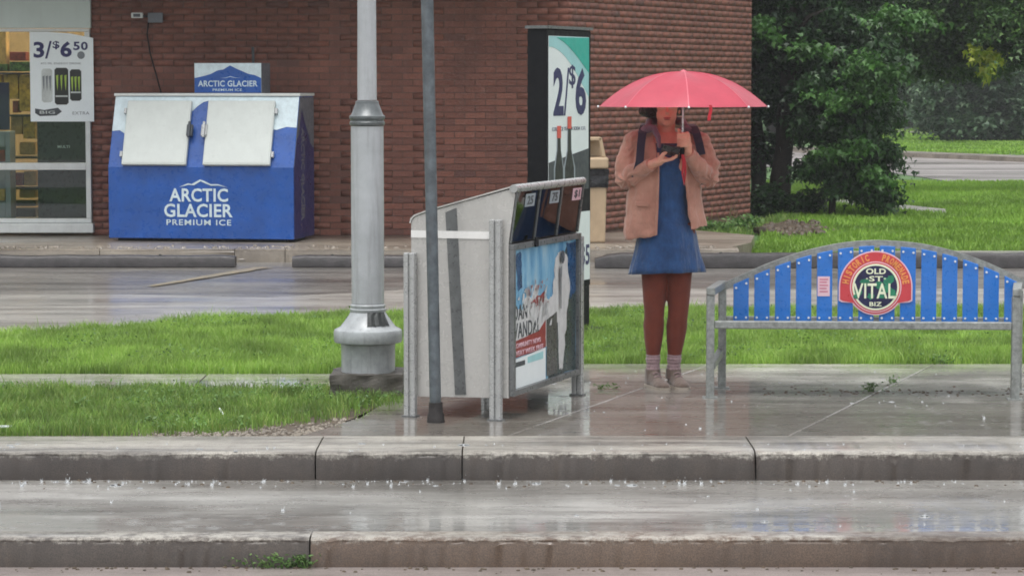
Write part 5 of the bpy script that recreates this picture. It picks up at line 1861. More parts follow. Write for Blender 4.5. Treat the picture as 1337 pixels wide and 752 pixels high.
# dress
rings = []
N_ = 48
for (zz, x0, x1, ry, fold) in ((0.632, 822.5, 917, 0.158, 0.016), (0.66, 823.5, 916, 0.155, 0.015), (0.75, 828.5, 912, 0.148, 0.008), (0.84, 832, 909, 0.142, 0.005), (0.90, 835, 906, 0.137, 0.003), (0.905, 835.5, 905, 0.133, 0.0),
                            (0.98, 838, 902, 0.125, 0.001), (1.06, 840, 899, 0.118, 0), (1.14, 838, 901, 0.135, 0), (1.20, 836, 904, 0.16, 0), (1.25, 836, 904, 0.165, 0), (1.30, 838, 902, 0.145, 0), (1.345, 842, 897, 0.11, 0)):
    cx2, rx = ((x0 + x1) / 2 - 872) / 236, (x1 - x0) / 2 / 236
    ring = []
    for j in range(N_):
        t = 2 * PI * j / N_
        k = 1 + fold / 0.15 * (math.sin(t * 9 + 0.5) * 0.7 + math.sin(t * 5 + 1.3) * 0.6)
        dz = 0.012 * math.sin(t * 1 + 2.6) * (1 if zz < 0.7 else 0)
        ring.append((cx2 + rx * k * math.cos(t), 0.005 + ry * k * math.sin(t), zz + dz))
    rings.append(ring)
dm = loft(rings, N_, True, False)
d_ = dm.build('dress', 'dress', wm, smooth=False)
d_.data.polygons.foreach_set('use_smooth', [True] * len(d_.data.polygons))
so_ = d_.modifiers.new('solid', 'SOLIDIFY')
so_.thickness = 0.004
# dark bodice edge at the neckline
rb = []
for (zz, g_) in ((1.27, 0.0), (1.315, 0.0), (1.352, 0.004)):
    x0, x1, ry = 838 + (zz - 1.27) * 45, 902 - (zz - 1.27) * 45, 0.16 - (zz - 1.27) * 0.5
    rb.append([(((x0 + x1) / 2 - 872) / 236 + (x1 - x0) / 472 * 1.03 * math.cos(2 * PI * j / N_), 0.005 + (ry + 0.006) * math.sin(2 * PI * j / N_), zz) for j in range(N_)])
b2 = loft(rb, N_, True, False).build('neckline_band', 'dress_top', d_, smooth=False)
b2.data.polygons.foreach_set('use_smooth', [True] * len(b2.data.polygons))

# jacket: open-fronted shell plus sleeves, grown together
jk = MB()
NJ = 40
# (z, centre x px, half width px, depth, left opening px, right opening px)
rows = [(0.893, 868.5, 54.5, 0.165, 855, 900), (0.93, 868, 53.5, 0.165, 855.5, 899.5), (0.99, 867, 51, 0.16, 856, 897), (1.08, 867, 48.5, 0.155, 857, 894.5), (1.17, 867.5, 46.5, 0.155, 857.5, 892), (1.25, 868.5, 46, 0.16, 857, 890),
        (1.31, 869, 46, 0.15, 855, 890), (1.35, 869.5, 44, 0.13, 854, 888), (1.385, 869.5, 36, 0.10, 852, 888), (1.41, 869.5, 24, 0.08, 853, 886)]
inner, outer = [], []
for ri, (zz, cpx, hwp, ry, lo_, ro_) in enumerate(rows):
    cx2, rx = (cpx - 872) / 236, hwp / 236
    lx, rx2 = (lo_ - 872) / 236, (ro_ - 872) / 236
    ta = math.acos(max(-1, min(1, (rx2 - cx2) / rx)))      # right opening angle (front = -y)
    tb = math.acos(max(-1, min(1, (lx - cx2) / rx)))
    a0, a1 = -ta, -(tb) + 2 * PI
    ro_l, ri_l = [], []
    for j in range(NJ):
        t = a0 + (a1 - a0) * j / (NJ - 1)
        cs, sn = math.cos(t), math.sin(t)
        f_ = 1 + 0.02 * math.sin(t * 7 + zz * 9) * (1.3 - zz) * 2.2 * (zz < 1.25)
        zl_ = zz - (0.075 * (1 - ri / 5) * (0.5 - 0.5 * cs) if ri < 5 else 0)
        ro_l.append((cx2 + rx * f_ * cs, 0.01 + ry * f_ * sn, zl_))
        ri_l.append((cx2 + (rx * f_ - 0.013) * cs, 0.01 + (ry * f_ - 0.013) * sn, zl_))
    outer.append(ro_l)
    inner.append(ri_l)
k0 = 0
for ring in outer + inner:
    jk.v += ring
nr = len(rows)
for i in range(nr - 1):
    for j in range(NJ - 1):
        a = i * NJ + j
        jk.f.append((a, a + 1, a + NJ + 1, a + NJ))
        a += nr * NJ
        jk.f.append((a, a + NJ, a + NJ + 1, a + 1))
    for j in (0, NJ - 1):
        a, b_ = i * NJ + j, (i + nr) * NJ + j
        jk.f.append((a, a + NJ, b_ + NJ, b_) if j == 0 else (a, b_, b_ + NJ, a + NJ))
for j in range(NJ - 1):
    a, b_ = j, nr * NJ + j
    jk.f.append((a, b_, b_ + 1, a + 1))
    a, b_ = (nr - 1) * NJ + j, (2 * nr - 1) * NJ + j
    jk.f.append((a, a + 1, b_ + 1, b_))
# sleeves
jk.tube([Q(840, 180, 0.01), Q(828, 188, 0.0), Q(821, 203, -0.005), Q(815, 220, -0.012), Q(814, 236, -0.02)], [0.052, 0.066, 0.062, 0.057, 0.05], 18)
jk.ball(Q(815, 236, -0.02), 0.050)
jk.tube([Q(814, 236, -0.02), Q(824, 230.5, -0.07), Q(836, 222.5, -0.13), Q(846, 216, -0.185)], [0.050, 0.053, 0.044, 0.034], 18)
jk.tube([Q(900, 180, 0.01), Q(911, 187, 0.0), Q(919, 202, -0.005), Q(926, 219, -0.015), Q(926, 233, -0.03)], [0.05, 0.064, 0.062, 0.057, 0.05], 18)
jk.ball(Q(926, 233, -0.03), 0.052)
jk.tube([Q(926, 233, -0.03), Q(917, 227, -0.08), Q(906, 214, -0.15), Q(897, 202.5, -0.205)], [0.052, 0.053, 0.045, 0.034], 18)


def jfold(c):
    f1 = noise.noise(Vector((c.x * 9, c.y * 7, c.z * 14)))
    f2 = noise.noise(Vector((c.x * 26, c.y * 20, c.z * 34)))
    arm = 1.0 if (abs(c.x + 0.01) > 0.17 and c.z > 1.1) else 0.5
        # creases gathered round elbows and along the hanging fronts
    q = 0.006 * noise.noise(Vector((c.x * 5 + c.z * 16, c.y * 6, c.z * 22 - c.x * 14)))
    for ex2, ez2, amp in ((-0.24, 1.15, 1.0), (0.23, 1.15, 1.0), (-0.2, 1.34, 0.5), (0.18, 1.34, 0.5)):
        dd = math.hypot(c.x - ex2, c.z - ez2)
        q += amp * math.exp(-(dd / 0.09) ** 2) * math.sin(math.atan2(c.z - ez2, c.x - ex2) * 7 + dd * 60 + 3 * f1)
    drape = math.sin(c.x * 75 + 4 * f1 + c.y * 20) * max(0, min(1, (1.12 - c.z) * 4))
    return (0.012 * f1 + 0.005 * f2) * arm + 0.005 * q + 0.0035 * drape


jo = link_mesh('jacket', remeshed(jk, 0.0055, 5, 'jacket', jfold), 'jacket', wm)
# cuffs
for w_, e_ in ((wrL, Q(836, 222.5, -0.13)), (wrR, Q(906, 214, -0.15))):
    d = (w_ - e_).normalized()
    MB().tube([w_ - d * 0.035, w_ - d * 0.005], [0.037, 0.035], 16).build('cuff', 'jacket', jo, smooth=True)
# front edge plackets
for lst in ([(857, 200, -0.165), (857, 235, -0.165), (856, 270, -0.17), (855.0, 290, -0.175), (854.5, 306, -0.168)], [(891, 205, -0.16), (893, 235, -0.16), (897, 270, -0.152), (899, 286, -0.147)]):
    pts = [Q(*p) for p in lst]
    MB().tube(pts, 0.0065, 8, True, 1.0).build('placket', 'jacket', jo, smooth=True)
# pocket flaps
MB().prism([(-0.185, 1.01), (-0.115, 1.005), (-0.115, 1.03), (-0.185, 1.035)], lambda u, v, q: (u, -0.125 + (u + 0.15) * -0.5 - q, v), 0, 0.012).build('pocket_flap', 'jacket', jo, bevel=0.004)
# collar / hood edge lying open
cl = MB()
cl.tube([Q(833, 176, -0.06), Q(842, 170, -0.085), Q(852, 169, -0.09), Q(857, 180, -0.14), Q(858.5, 194, -0.172)], [0.014, 0.026, 0.022, 0.017, 0.010], 12, True, 0.9)
cl.tube([Q(906, 176, -0.05), Q(896, 170, -0.07), Q(888, 170, -0.08), Q(885, 182, -0.13), Q(888, 194, -0.165)], [0.012, 0.02, 0.018, 0.014, 0.009], 12, True, 0.9)
cl.tube([Q(845, 168, -0.06), Q(848, 161, 0.05), Q(870, 158, 0.085), Q(891, 161, 0.05), Q(895, 168, -0.05)], [0.02, 0.024, 0.026, 0.024, 0.018], 12)
link_mesh('collar', remeshed(cl, 0.0045, 3, 'collar'), 'collar', jo)
# hair: chin-length, wider to the left of the picture
hr = MB()
hr.ball(hc + Vector((-0.004, 0.035, 0.03)), (0.094, 0.098, 0.105), 20, 14)
hr.ball(Q(847, 144, 0.02), (0.05, 0.06, 0.05), 16, 10)
hr.ball(Q(842, 147, 0.02), (0.038, 0.045, 0.026), 16, 10)
hr.ball(Q(889, 142, 0.03), (0.024, 0.06, 0.045), 16, 10)
hr.tube([hc + Vector((-0.07, -0.01, 0.07)), Q(851, 144, -0.02), Q(852, 150, -0.01)], [0.022, 0.02, 0.008], 10)
hr.tube([hc + Vector((0.07, -0.01, 0.07)), Q(887, 142, -0.02), Q(888, 150, -0.01)], [0.02, 0.016, 0.006], 10)
hr.tube([hc + Vector((-0.07, -0.06, 0.075)), hc + Vector((0, -0.088, 0.08)), hc + Vector((0.07, -0.055, 0.075))], [0.022, 0.025, 0.022], 10)
link_mesh('hair', remeshed(hr, 0.005, 3, 'hair', lambda c: 0.004 * noise.noise(Vector((c.x * 90, c.y * 90, c.z * 12)))), 'hair', wm)

# backpack on her back, straps over the jacket
bp = empty('backpack', w0 + Vector((0, 0.16, 1.0)), 0, 'dark navy backpack worn over the tan jacket, seen by its shoulder straps', 'backpack')
bpl_ = lambda p: Vector(p) - Vector((0, 0.16, 1.0))
pk_ = MB().ball(bpl_((-0.005, 0.25, 1.13)), (0.13, 0.09, 0.2), 20, 14)
pk_.build('pack', 'strap', bp, smooth=True)
for pts in ([Q(846, 168, 0.09), Q(843, 164.5, 0.02), Q(840, 167, -0.05), Q(837, 176, -0.105), Q(835, 190, -0.135), Q(833, 212, -0.165), Q(828, 232, -0.12)],
            [Q(898, 168, 0.09), Q(901, 165, 0.02), Q(904, 168, -0.05), Q(907, 176, -0.1), Q(910, 188, -0.128), Q(913, 203, -0.14)]):
    mb = MB()
    k0 = 0
    for i, p in enumerate(pts):
        a = pts[max(0, i - 1)]
        b_ = pts[min(len(pts) - 1, i + 1)]
        d = (b_ - a).normalized()
        up = Vector((0, -1, 0.35)).normalized()
        x = Vector((1, 0, 0))
        x = (x - d * x.dot(d)).normalized()
        y = d.cross(x).normalized()
        for s1, s2 in ((-1, -1), (1, -1), (1, 1), (-1, 1)):
            mb.v.append(tuple(bpl_(p + x * 0.022 * s1 + y * 0.006 * s2)))
    for i in range(len(pts) - 1):
        for j in range(4):
            a, b_ = i * 4 + j, i * 4 + (j + 1) % 4
            mb.f.append((a, b_, b_ + 4, a + 4))
    mb.f += [(3, 2, 1, 0), tuple(len(pts) * 4 - 4 + j for j in range(4))]
    mb.build('shoulder_strap', 'strap', bp, merge=True)

# phone
phn = empty('phone', w0 + Q(872, 197, -0.285), 0, 'dark mobile phone held in the hand of the person under the umbrella', 'phone')
rot = Matrix.Rotation(math.radians(-50), 3, 'X') @ Matrix.Rotation(math.radians(78), 3, 'Y')
pf = lambda x, y, z: tuple(Matrix.Rotation(math.radians(12), 3, 'Y') @ (Matrix.Rotation(math.radians(48), 3, 'X') @ Vector((x, y, z))))
MB().box(-0.052, 0.046, -0.005, 0.005, -0.035, 0.042, pf).build('phone_body', 'phone', phn, bevel=0.004)
MB().box(-0.048, 0.042, 0.0052, 0.006, -0.031, 0.038, pf).build('screen', 'slate', phn)
MB().box(-0.046, -0.03, -0.0075, -0.0055, 0.02, 0.037, pf).build('camera_bump', 'rust_hole', phn)

# ------------------------------------------------------------------ umbrella
UC = w0 + Vector((Q(887.5, 0).x, SHY, 0))
ZRIM = CAM_Z - (140 - 109) * (UC.y - 0.45) / FPX
ZTOP = CAM_Z - (93.5 - 109) * UC.y / FPX
UR = (997 - 778) / 2 / FPX * UC.y
um = empty('umbrella', (UC.x, UC.y, 0), 0, 'open red umbrella held over the person in the tan jacket', 'umbrella')
HH = ZTOP - ZRIM


def canopy_pt(th, f_):
    """f_ 0 apex .. 1 rim; cloth sags inwards between the ribs"""
    seg = PI / 4
    a = (th % seg) / seg
    sag = math.sin(a * PI)
    r = UR * f_ * (1 - 0.055 * sag * f_ ** 1.3)
    # chord-like plan between ribs
    z = ZTOP - HH * (f_ ** 2.25) - 0.018 * sag * math.sin(f_ * PI * 0.9) + 0.004 * sag * f_
    return (r * math.cos(th), r * math.sin(th), z)


NS, NR = 10, 14
for k in range(8):
    mb = MB()
    for i in range(NR + 1):
        f_ = max(0.02, i / NR)
        for j in range(NS + 1):
            th_ = k * PI / 4 + PI / 4 * (j / NS * 0.9999)
            mb.v.append(canopy_pt(th_, f_) if j < NS else canopy_pt(k * PI / 4 + PI / 4 - 1e-4, f_))
    for i in range(NR):
        for j in range(NS):
            a = i * (NS + 1) + j
            mb.f.append((a, a + NS + 1, a + NS + 2, a + 1))
    o = mb.build('canopy_panel', 'canopy', um)
    o.data.polygons.foreach_set('use_smooth', [True] * len(o.data.polygons))
    # seam tape along the rib
    mb = MB()
    for i in range(NR + 1):
        f_ = max(0.03, i / NR)
        for dth in (-0.0065, 0.0065):
            dd = dth / max(0.12, f_)
            p = canopy_pt(k * PI / 4 + (dd if dd > 0 else 2 * PI + dd), f_)
            mb.v.append((p[0], p[1], p[2] + 0.0022))
    for i in range(NR):
        a = i * 2
        mb.f.append((a, a + 1, a + 3, a + 2))
    mb.build('seam', 'canopy_seam', um)
    rb_ = [Vector(canopy_pt(k * PI / 4 + 1e-6, max(0.04, i / 10))) - Vector((0, 0, 0.006)) for i in range(11)]
    MB().tube(rb_, 0.0017, 6).build('rib', 'chrome', um)
    md = Vector(canopy_pt(k * PI / 4 + 1e-6, 0.5)) - Vector((0, 0, 0.008))
    MB().tube([Vector((0.01 * math.cos(k * PI / 4), 0.01 * math.sin(k * PI / 4), ZTOP - 0.16)), md], 0.0016, 6).build('strut', 'chrome', um)
    e_ = Vector(canopy_pt(k * PI / 4 + 1e-6, 1.0))
    MB().ball(e_ + Vector((math.cos(k * PI / 4), math.sin(k * PI / 4), -0.15)) * 0.006, 0.0062, 10, 7).build('rib_tip', 'bolt', um, smooth=True)
hm = MB()
sx0 = Q(886.3, 0).x - Q(887.5, 0).x
MB().tube([(sx0, 0, Q(0, 205).z), (sx0 * 0.4, 0, 1.5), (0, 0, ZTOP)], 0.0058, 10).build('shaft', 'chrome', um, smooth=True)
MB().lathe([(0.012, ZTOP - 0.172), (0.013, ZTOP - 0.15), (0.009, ZTOP - 0.145)], 0, 0, 12).build('runner', 'black', um)
MB().lathe([(0.02, ZTOP - 0.003), (0.014, ZTOP + 0.004), (0.006, ZTOP + 0.007), (0.004, ZTOP + 0.009)], 0, 0, 16).build('ferrule', 'canopy_seam', um, smooth=True)
MB().lathe([(0.011, Q(0, 206).z), (0.0135, Q(0, 200).z), (0.0125, Q(0, 190).z), (0.0115, Q(0, 176).z)], sx0, 0, 14).build('handle', 'black', um, smooth=True)
st_ = [Vector((sx0, -0.01, Q(0, 202).z)), Vector((sx0 + 0.006, -0.016, Q(0, 212).z)), Vector((sx0 + 0.002, -0.014, Q(0, 226).z)), Vector((sx0 + 0.01, -0.012, Q(0, 240).z)), Vector((sx0 + 0.018, -0.01, Q(0, 225).z)), Vector((sx0 + 0.014, -0.008, Q(0, 210).z)), Vector((sx0 + 0.003, -0.006, Q(0, 202).z))]
MB().tube(st_, 0.007, 8).build('wrist_strap', 'red_cord', um, smooth=True)
tth = -PI / 2 + math.acos(0) + 0
tx_ = (917.5 - 887.5) / FPX * UC.y
thb = -math.acos(tx_ / UR)
pp = Vector(canopy_pt(thb % (2 * PI), 0.985))
mb = MB()
for (dx, z_o) in ((0.0, 0.006), (0.002, -0.02), (-0.004, -0.045), (-0.008, -0.075)):
    for s_ in (-1, 1):
        mb.v.append((pp.x + dx + 0.0085 * s_, pp.y - 0.004, pp.z + z_o))
        mb.v.append((pp.x + dx + 0.0085 * s_, pp.y - 0.001, pp.z + z_o))
for i in range(3):
    a = i * 4
    mb.f += [(a, a + 2, a + 6, a + 4), (a + 1, a + 5, a + 7, a + 3), (a, a + 4, a + 5, a + 1), (a + 2, a + 3, a + 7, a + 6)]
mb.f += [(12, 14, 15, 13)]
mb.build('closing_strap', 'red_cord', um)

# ------------------------------------------------------------------ trees


def trunk(name, parent, pts, rad, n=10):
    pts = [Vector(p) for p in pts]
    out, rr = [], []
    for i in range(len(pts) - 1):
        for k in range(6):
            t = k / 6
            p = pts[i].lerp(pts[i + 1], t)
            p += Vector((noise.noise(p * 1.7), noise.noise(p * 1.7 + Vector((7, 7, 7))), 0)) * 0.04
            out.append(p)
            rr.append((rad[i] + (rad[i + 1] - rad[i]) * t) * (1 + 0.12 * noise.noise(p * 5)))
    out.append(pts[-1])
    rr.append(rad[-1])
    return MB().tube(out, rr, n).build(name, 'bark', parent, world=True, smooth=True)


def limbs(parent, start_pts, ends, r0):
    for s_, e_ in zip(start_pts, ends):
        s_, e_ = Vector(s_), Vector(e_)
        m_ = s_.lerp(e_, 0.5) + Vector((random.uniform(-0.1, 0.1), random.uniform(-0.1, 0.1), 0.12))
        trunk('branch', parent, [s_, m_, e_], [r0, r0 * 0.6, r0 * 0.2], 7)


TY = 34.6
# tall tree by the wall
ta = empty('tree', (PX(1020, TY), TY, 0), 0, 'tall dark tree with a thick trunk just right of the brick wall', 'tree')
trunk('trunk', ta, [P(1019, 276, TY) + Vector((0, 0, -0.1)), P(1021, 200, TY), P(1030, 120, TY), P(1032, 0, TY), P(1040, -260, TY)], [0.15, 0.12, 0.105, 0.095, 0.06])
limbs(ta, [P(1024, 180, TY), P(1030, 110, TY), P(1031, 60, TY), P(1032, 20, TY), P(1033, -40, TY)], [P(1065, 90, TY), P(990, 40, TY + 0.6), P(1085, 10, TY - 0.4), P(985, -60, TY), P(1110, -120, TY)], 0.05)
bl = []
for (px, py, dy, rx, rz_, m_) in ((1060, 30, 0, 0.75, 0.5, 60), (1000, 60, 0.5, 0.45, 0.6, 40), (1060, 110, 0.2, 0.75, 0.45, 60), (1110, 60, 0.2, 0.6, 0.45, 46), (1000, 140, 0.6, 0.35, 0.2, 12),
                                   (1085, 165, 0.3, 0.45, 0.3, 20), (1050, -70, 0, 1.3, 0.7, 60), (1130, 130, 0.2, 0.45, 0.35, 26), (1000, 10, 0.7, 0.4, 0.5, 24), (1120, -10, 0.6, 0.6, 0.5, 34)):
    c_ = P(px, py, TY + dy)
    bl.append((tuple(c_), (rx, 0.7, rz_), m_))
leaves('foliage', local(ta, clump_points(bl, 130, 0.17)), 0.078, 'leafA', ta)
# second trunk close to the wall corner
t2 = empty('tree', (PX(990, TY + 0.6), TY + 0.6, 0), 0, 'narrow dark tree squeezed against the corner of the brick wall', 'tree')
trunk('trunk', t2, [P(992, 276, TY + 0.6) + Vector((0, 0, -0.1)), P(990, 200, TY + 0.6), P(986, 100, TY + 0.6), P(984, -60, TY + 0.6)], [0.10, 0.095, 0.08, 0.05])
bl = [(tuple(P(px, py, TY + 0.9)), (rx, 0.5, rz_), m_) for px, py, rx, rz_, m_ in ((990, 190, 0.25, 0.25, 14), (985, 110, 0.3, 0.5, 26), (990, 30, 0.35, 0.6, 30), (975, 215, 0.1, 0.12, 6))]
leaves('foliage', local(t2, clump_points(bl, 100, 0.13)), 0.075, 'leafA', t2)
# young maple
MY = 33.8
t3 = empty('tree', (PX(1086, MY), MY, 0), 0, 'young maple with a thin trunk and drooping leaves over the lawn walk', 'tree')
trunk('trunk', t3, [P(1086, 280, MY) + Vector((0, 0, -0.05)), P(1089, 250, MY), P(1093, 215, MY), P(1090, 150, MY), P(1095, 60, MY)], [0.045, 0.038, 0.035, 0.028, 0.012], 8)
limbs(t3, [P(1091, 225, MY), P(1093, 210, MY), P(1092, 190, MY), P(1090, 150, MY), P(1091, 170, MY)], [P(1145, 215, MY - 0.2), P(1058, 205, MY), P(1150, 170, MY), P(1060, 120, MY), P(1135, 120, MY - 0.1)], 0.022)
bl = []
for (px, py, dy, rx, rz_, m_) in ((1100, 100, 0, 0.55, 0.35, 44), (1085, 155, 0, 0.4, 0.3, 22), (1125, 160, -0.1, 0.5, 0.38, 34), (1105, 205, 0, 0.42, 0.22, 26), (1068, 215, 0, 0.16, 0.16, 12), (1135, 200, -0.2, 0.33, 0.24, 26),
                                   (1120, 236, -0.2, 0.36, 0.14, 22), (1150, 252, -0.2, 0.18, 0.10, 9), (1135, 80, 0, 0.4, 0.25, 20)):
    bl.append((tuple(P(px, py, MY + dy)), (rx, 0.45, rz_), m_))
leaves('foliage', local(t3, clump_points(bl, 95, 0.14)), 0.085, 'leafB', t3, droop=0.8)
bl = [(tuple(P(px, py, MY - 0.75)), (rx, 0.25, rz_), m_) for px, py, rx, rz_, m_ in ((1165, 17, 0.22, 0.12, 8), (1195, 20, 0.2, 0.1, 6), (1140, 85, 0.35, 0.16, 9), (1150, 112, 0.3, 0.14, 8), (1060, 60, 0.2, 0.1, 3), (1000, 30, 0.2, 0.2, 3), (1125, 185, 0.3, 0.12, 5), (1070, 130, 0.3, 0.16, 4), (1150, 228, 0.2, 0.1, 3), (1090, 200, 0.3, 0.1, 3))]
leaves('sunlit_tint_spray', local(t3, clump_points(bl, 70, 0.13)), 0.08, 'leafS', t3, droop=0.6)  # sunlit sprays, lit by a paler leaf colour
# big tree whose boughs hang in from the right
OY = 41.0
t4 = empty('tree', (PX(1475, OY), OY, 0), 0, 'large tree hanging its boughs in from the upper right corner', 'tree')
trunk('trunk', t4, [P(1475, 250, OY) + Vector((0, 0, -0.3)), P(1468, 0, OY), P(1440, -250, OY)], [0.32, 0.26, 0.18])
limbs(t4, [P(1468, -20, OY), P(1466, -60, OY), P(1450, -150, OY)], [P(1230, 40, OY), P(1170, -30, OY), P(1200, -160, OY)], 0.10)
bl = []
for (px, py, dy, rx, rz_, m_) in ((1190, 20, 0, 0.9, 0.5, 60), (1260, 40, 0.5, 0.9, 0.5, 70), (1330, 30, -0.5, 0.9, 0.5, 70), (1230, -60, 0, 1.6, 0.8, 90), (1340, -60, 0, 1.6, 0.8, 90), (1300, 72, 0, 0.5, 0.25, 22),
                                   (1180, 75, 0.4, 0.5, 0.3, 26), (1230, 85, 0.6, 0.5, 0.22, 18), (1420, 0, 0, 1.2, 1.0, 60)):
    bl.append((tuple(P(px, py, OY + dy)), (rx, 0.9, rz_), m_))
leaves('foliage', local(t4, clump_points(bl, 120, 0.2)), 0.095, 'leafD', t4)
bl = [(tuple(P(px, py, OY - 0.8)), (0.2, 0.2, 0.12), m_) for px, py, m_ in ((1290, 72, 5), (1296, 84, 3), (1285, 66, 3))]
leaves('yellowing_spray', local(t4, clump_points(bl, 30, 0.11)), 0.13, 'leafY', t4, droop=0.8)['kind'] = 'stuff'
# grey-green shrub across the far road
HY = 76.0
t5 = empty('shrub', (PX(1290, HY), HY, 0), 0, 'large grey-green shrub standing on the lawn across the far road', 'shrub')
limbs(t5, [P(1280, 184, HY), P(1300, 184, HY), P(1270, 184, HY)], [P(1250, 110, HY), P(1320, 100, HY), P(1230, 140, HY)], 0.12)
bl = []
for (px, py, rx, rz_, m_) in ((1290, 110, 1.9, 1.0, 120), (1240, 120, 1.1, 0.8, 70), (1340, 120, 1.5, 1.2, 90), (1260, 160, 1.3, 0.5, 70), (1315, 162, 1.6, 0.5, 80), (1230, 150, 0.8, 0.5, 40), (1222, 100, 0.6, 0.5, 30), (1290, 75, 1.2, 0.5, 40), (1370, 150, 1.3, 0.6, 40)):
    bl.append((tuple(P(px, py, HY)), (rx, 1.6, rz_), m_))
leaves('foliage', local(t5, clump_points(bl, 46, 0.26)), 0.17, 'leafC', t5, droop=0.2)
# trees beyond
far = [(1180, 95, 9.0, 3.0, 4.2), (1100, 100, 8.0, 3.2, 4.6), (1040, 98, 9.5, 3.6, 4.6), (1230, 106, 10.0, 3.4, 4.6), (1320, 112, 11.0, 4.2, 5.0), (1150, 124, 12.0, 4.4, 5.4), (1010, 90, 8.0, 3.0, 4.0), (1390, 108, 10.0, 3.6, 4.6)]
desc = ['dark tree directly behind the left end of the far lawn path', 'broad dark tree beyond the young maple', 'dark tree seen through the branches of the tall tree', 'tall dark tree behind the left side of the grey-green shrub',
        'tall dark tree behind the right side of the grey-green shrub', 'tallest dark tree rising in the gap between maple and shrub', 'far tree peeping out beside the corner of the brick wall', 'far tree at the right border behind the shrub']
for (px, Y, h, rw, rh), ds in zip(far, desc):
    X = PX(px, Y)
    tt = empty('tree', (X, Y, 0), 0, ds, 'tree', 'trees beyond the far road')
    trunk('trunk', tt, [(X, Y, -0.2), (X + 0.1, Y, h * 0.35), (X, Y, h * 0.7)], [0.3, 0.22, 0.1])
    bl = []
    for q in range(9):
        t = random.uniform(0, 2 * PI)
        r_ = random.uniform(0.1, 0.6) * rw
        bl.append(((X + r_ * math.cos(t), Y + r_ * math.sin(t), h * 0.12 + random.uniform(0.5, 0.95) * h * 0.75), (rw * 0.55, rw * 0.55, rh * 0.3), 34))
    bl.append(((X, Y, h * 0.30), (rw * 0.9, rw * 0.8, h * 0.24), 110))
    leaves('foliage', local(tt, clump_points(bl, 44, 0.42)), 0.34, 'leafE', tt, droop=0.3)
# a low far-off wood closes the view
pts = []
n_ = 42000
x = rng.uniform(-10, 75, n_)
y = rng.uniform(135, 146, n_)
z = (rng.random(n_) ** 0.8) * (10 + 3 * nz(x, y, 0.3))
o = leaves('far_wood', np.stack([x, y, z], 1), 0.8, 'leafE', None, 'oval', 0.2)
o['kind'] = 'stuff'

# ------------------------------------------------------------------ far ground details
fr_pts = [G(880, 214), G(1152, 224), G(1250, 239), (G(1337, 239)), G(1600, 238)]
ft_pts = [G(880, 192), G(1170, 205), G(1337, 212), G(1600, 222)]
sheet('far_road', [(p.x, p.y) for p in fr_pts] + [(p.x, p.y) for p in reversed(ft_pts)], 0.004, 'far_road')
mb = MB()
k0 = [G(1600, 222), G(1337, 212), G(1170, 205), G(880, 192)]
for a, b_ in zip(k0[:-1], k0[1:]):
    mb.prism([(a.x, a.y), (b_.x, b_.y), (b_.x, b_.y + 2.2), (a.x, a.y + 2.2)], lambda u, v, q: (u, v, q), -0.05, 0.1)
o = mb.build('far_kerb', 'apron')
o['kind'] = 'structure'
far_lawn = [(k0[3].x, k0[3].y + 2.2), (k0[2].x, k0[2].y + 2.2), (k0[1].x, k0[1].y + 2.2), (k0[0].x, k0[0].y + 2.2), (90, 200), (-20, 200)]
sheet('far_lawn', far_lawn, 0.05, 'far_turf')


def strip_path(name, corners, z0, h, mat):
    mb = MB().prism([(p.x, p.y) for p in corners], lambda u, v, q: (u, v, q), z0, z0 + h)
    o = mb.build(name, mat)
    o['kind'] = 'structure'
    return o


strip_path('far_path', [G(1168, 176.5), G(1246, 178.5), G(1246, 175.6), G(1168, 173.2)], 0.03, 0.06, 'lot_conc')
strip_path('lawn_path', [G(985, 272), G(1095, 268), G(1236, 281), G(1236, 275), G(1120, 263), G(985, 262)], -0.03, 0.05, 'lot_conc')
strip_path('lawn_path', [G(1146, 243.5), G(1212, 243.5), G(1212, 240.5), G(1146, 240.5)], -0.03, 0.05, 'lot_conc')
strip_path('drain_cover', [G(1278, 255), G(1305, 255), G(1303, 251), G(1280, 251)], -0.03, 0.06, 'lot_conc')
mud_outline = [G(1000 + 40 * math.cos(t) * (1 + 0.2 * math.sin(3 * t)) + 30, 303 + 8 * math.sin(t) * (1 + 0.25 * math.sin(5 * t)), 0) for t in np.linspace(0, 2 * PI, 26, endpoint=False)]
lawn_poly = [(2.35, 26.42), (9.5, 26.45), (13, 45), (4.3, 45.5), (3.3, 33)]
grass('lawn_blades', lawn_poly, 1300, 0.07, 0.016, 'blade_far', -0.008,
      lambda x, y: np.where(inside([(p.x + 0.0, p.y) for p in mud_outline], x, y), 0.06, 1.0) * np.where(inside([(p.x, p.y) for p in (G(985, 272), G(1095, 268), G(1236, 281), G(1236, 275), G(1120, 263), G(985, 262))], x, y), 0, 1.0))
o = grass('far_lawn_blades', [(G(1130, 200).x, k0[2].y + 2.5), (G(1400, 205).x, k0[1].y + 2.5), (30, 100), (10, 100)], 120, 0.06, 0.05, 'blade_far', 0.05)

# shrubs and weeds at the wall corner
sb = empty('shrub', (PX(1005, 34.2), 34.2, 0), 0, 'low leafy weeds growing round the foot of the tree trunks by the wall', 'shrub')
bl = [(tuple(P(px, py, 34.1)), (rx, 0.3, rz_), m_) for px, py, rx, rz_, m_ in ((990, 268, 0.2, 0.12, 12), (1010, 262, 0.22, 0.16, 14), (1040, 262, 0.25, 0.16, 16), (1062, 258, 0.22, 0.14, 12), (1000, 248, 0.12, 0.1, 5))]
leaves('foliage', local(sb, clump_points(bl, 46, 0.09)), 0.08, 'leafB', sb, droop=0.2)
trunk('stem', sb, [P(1010, 278, 34.1), P(1008, 250, 34.1)], [0.012, 0.006], 6)
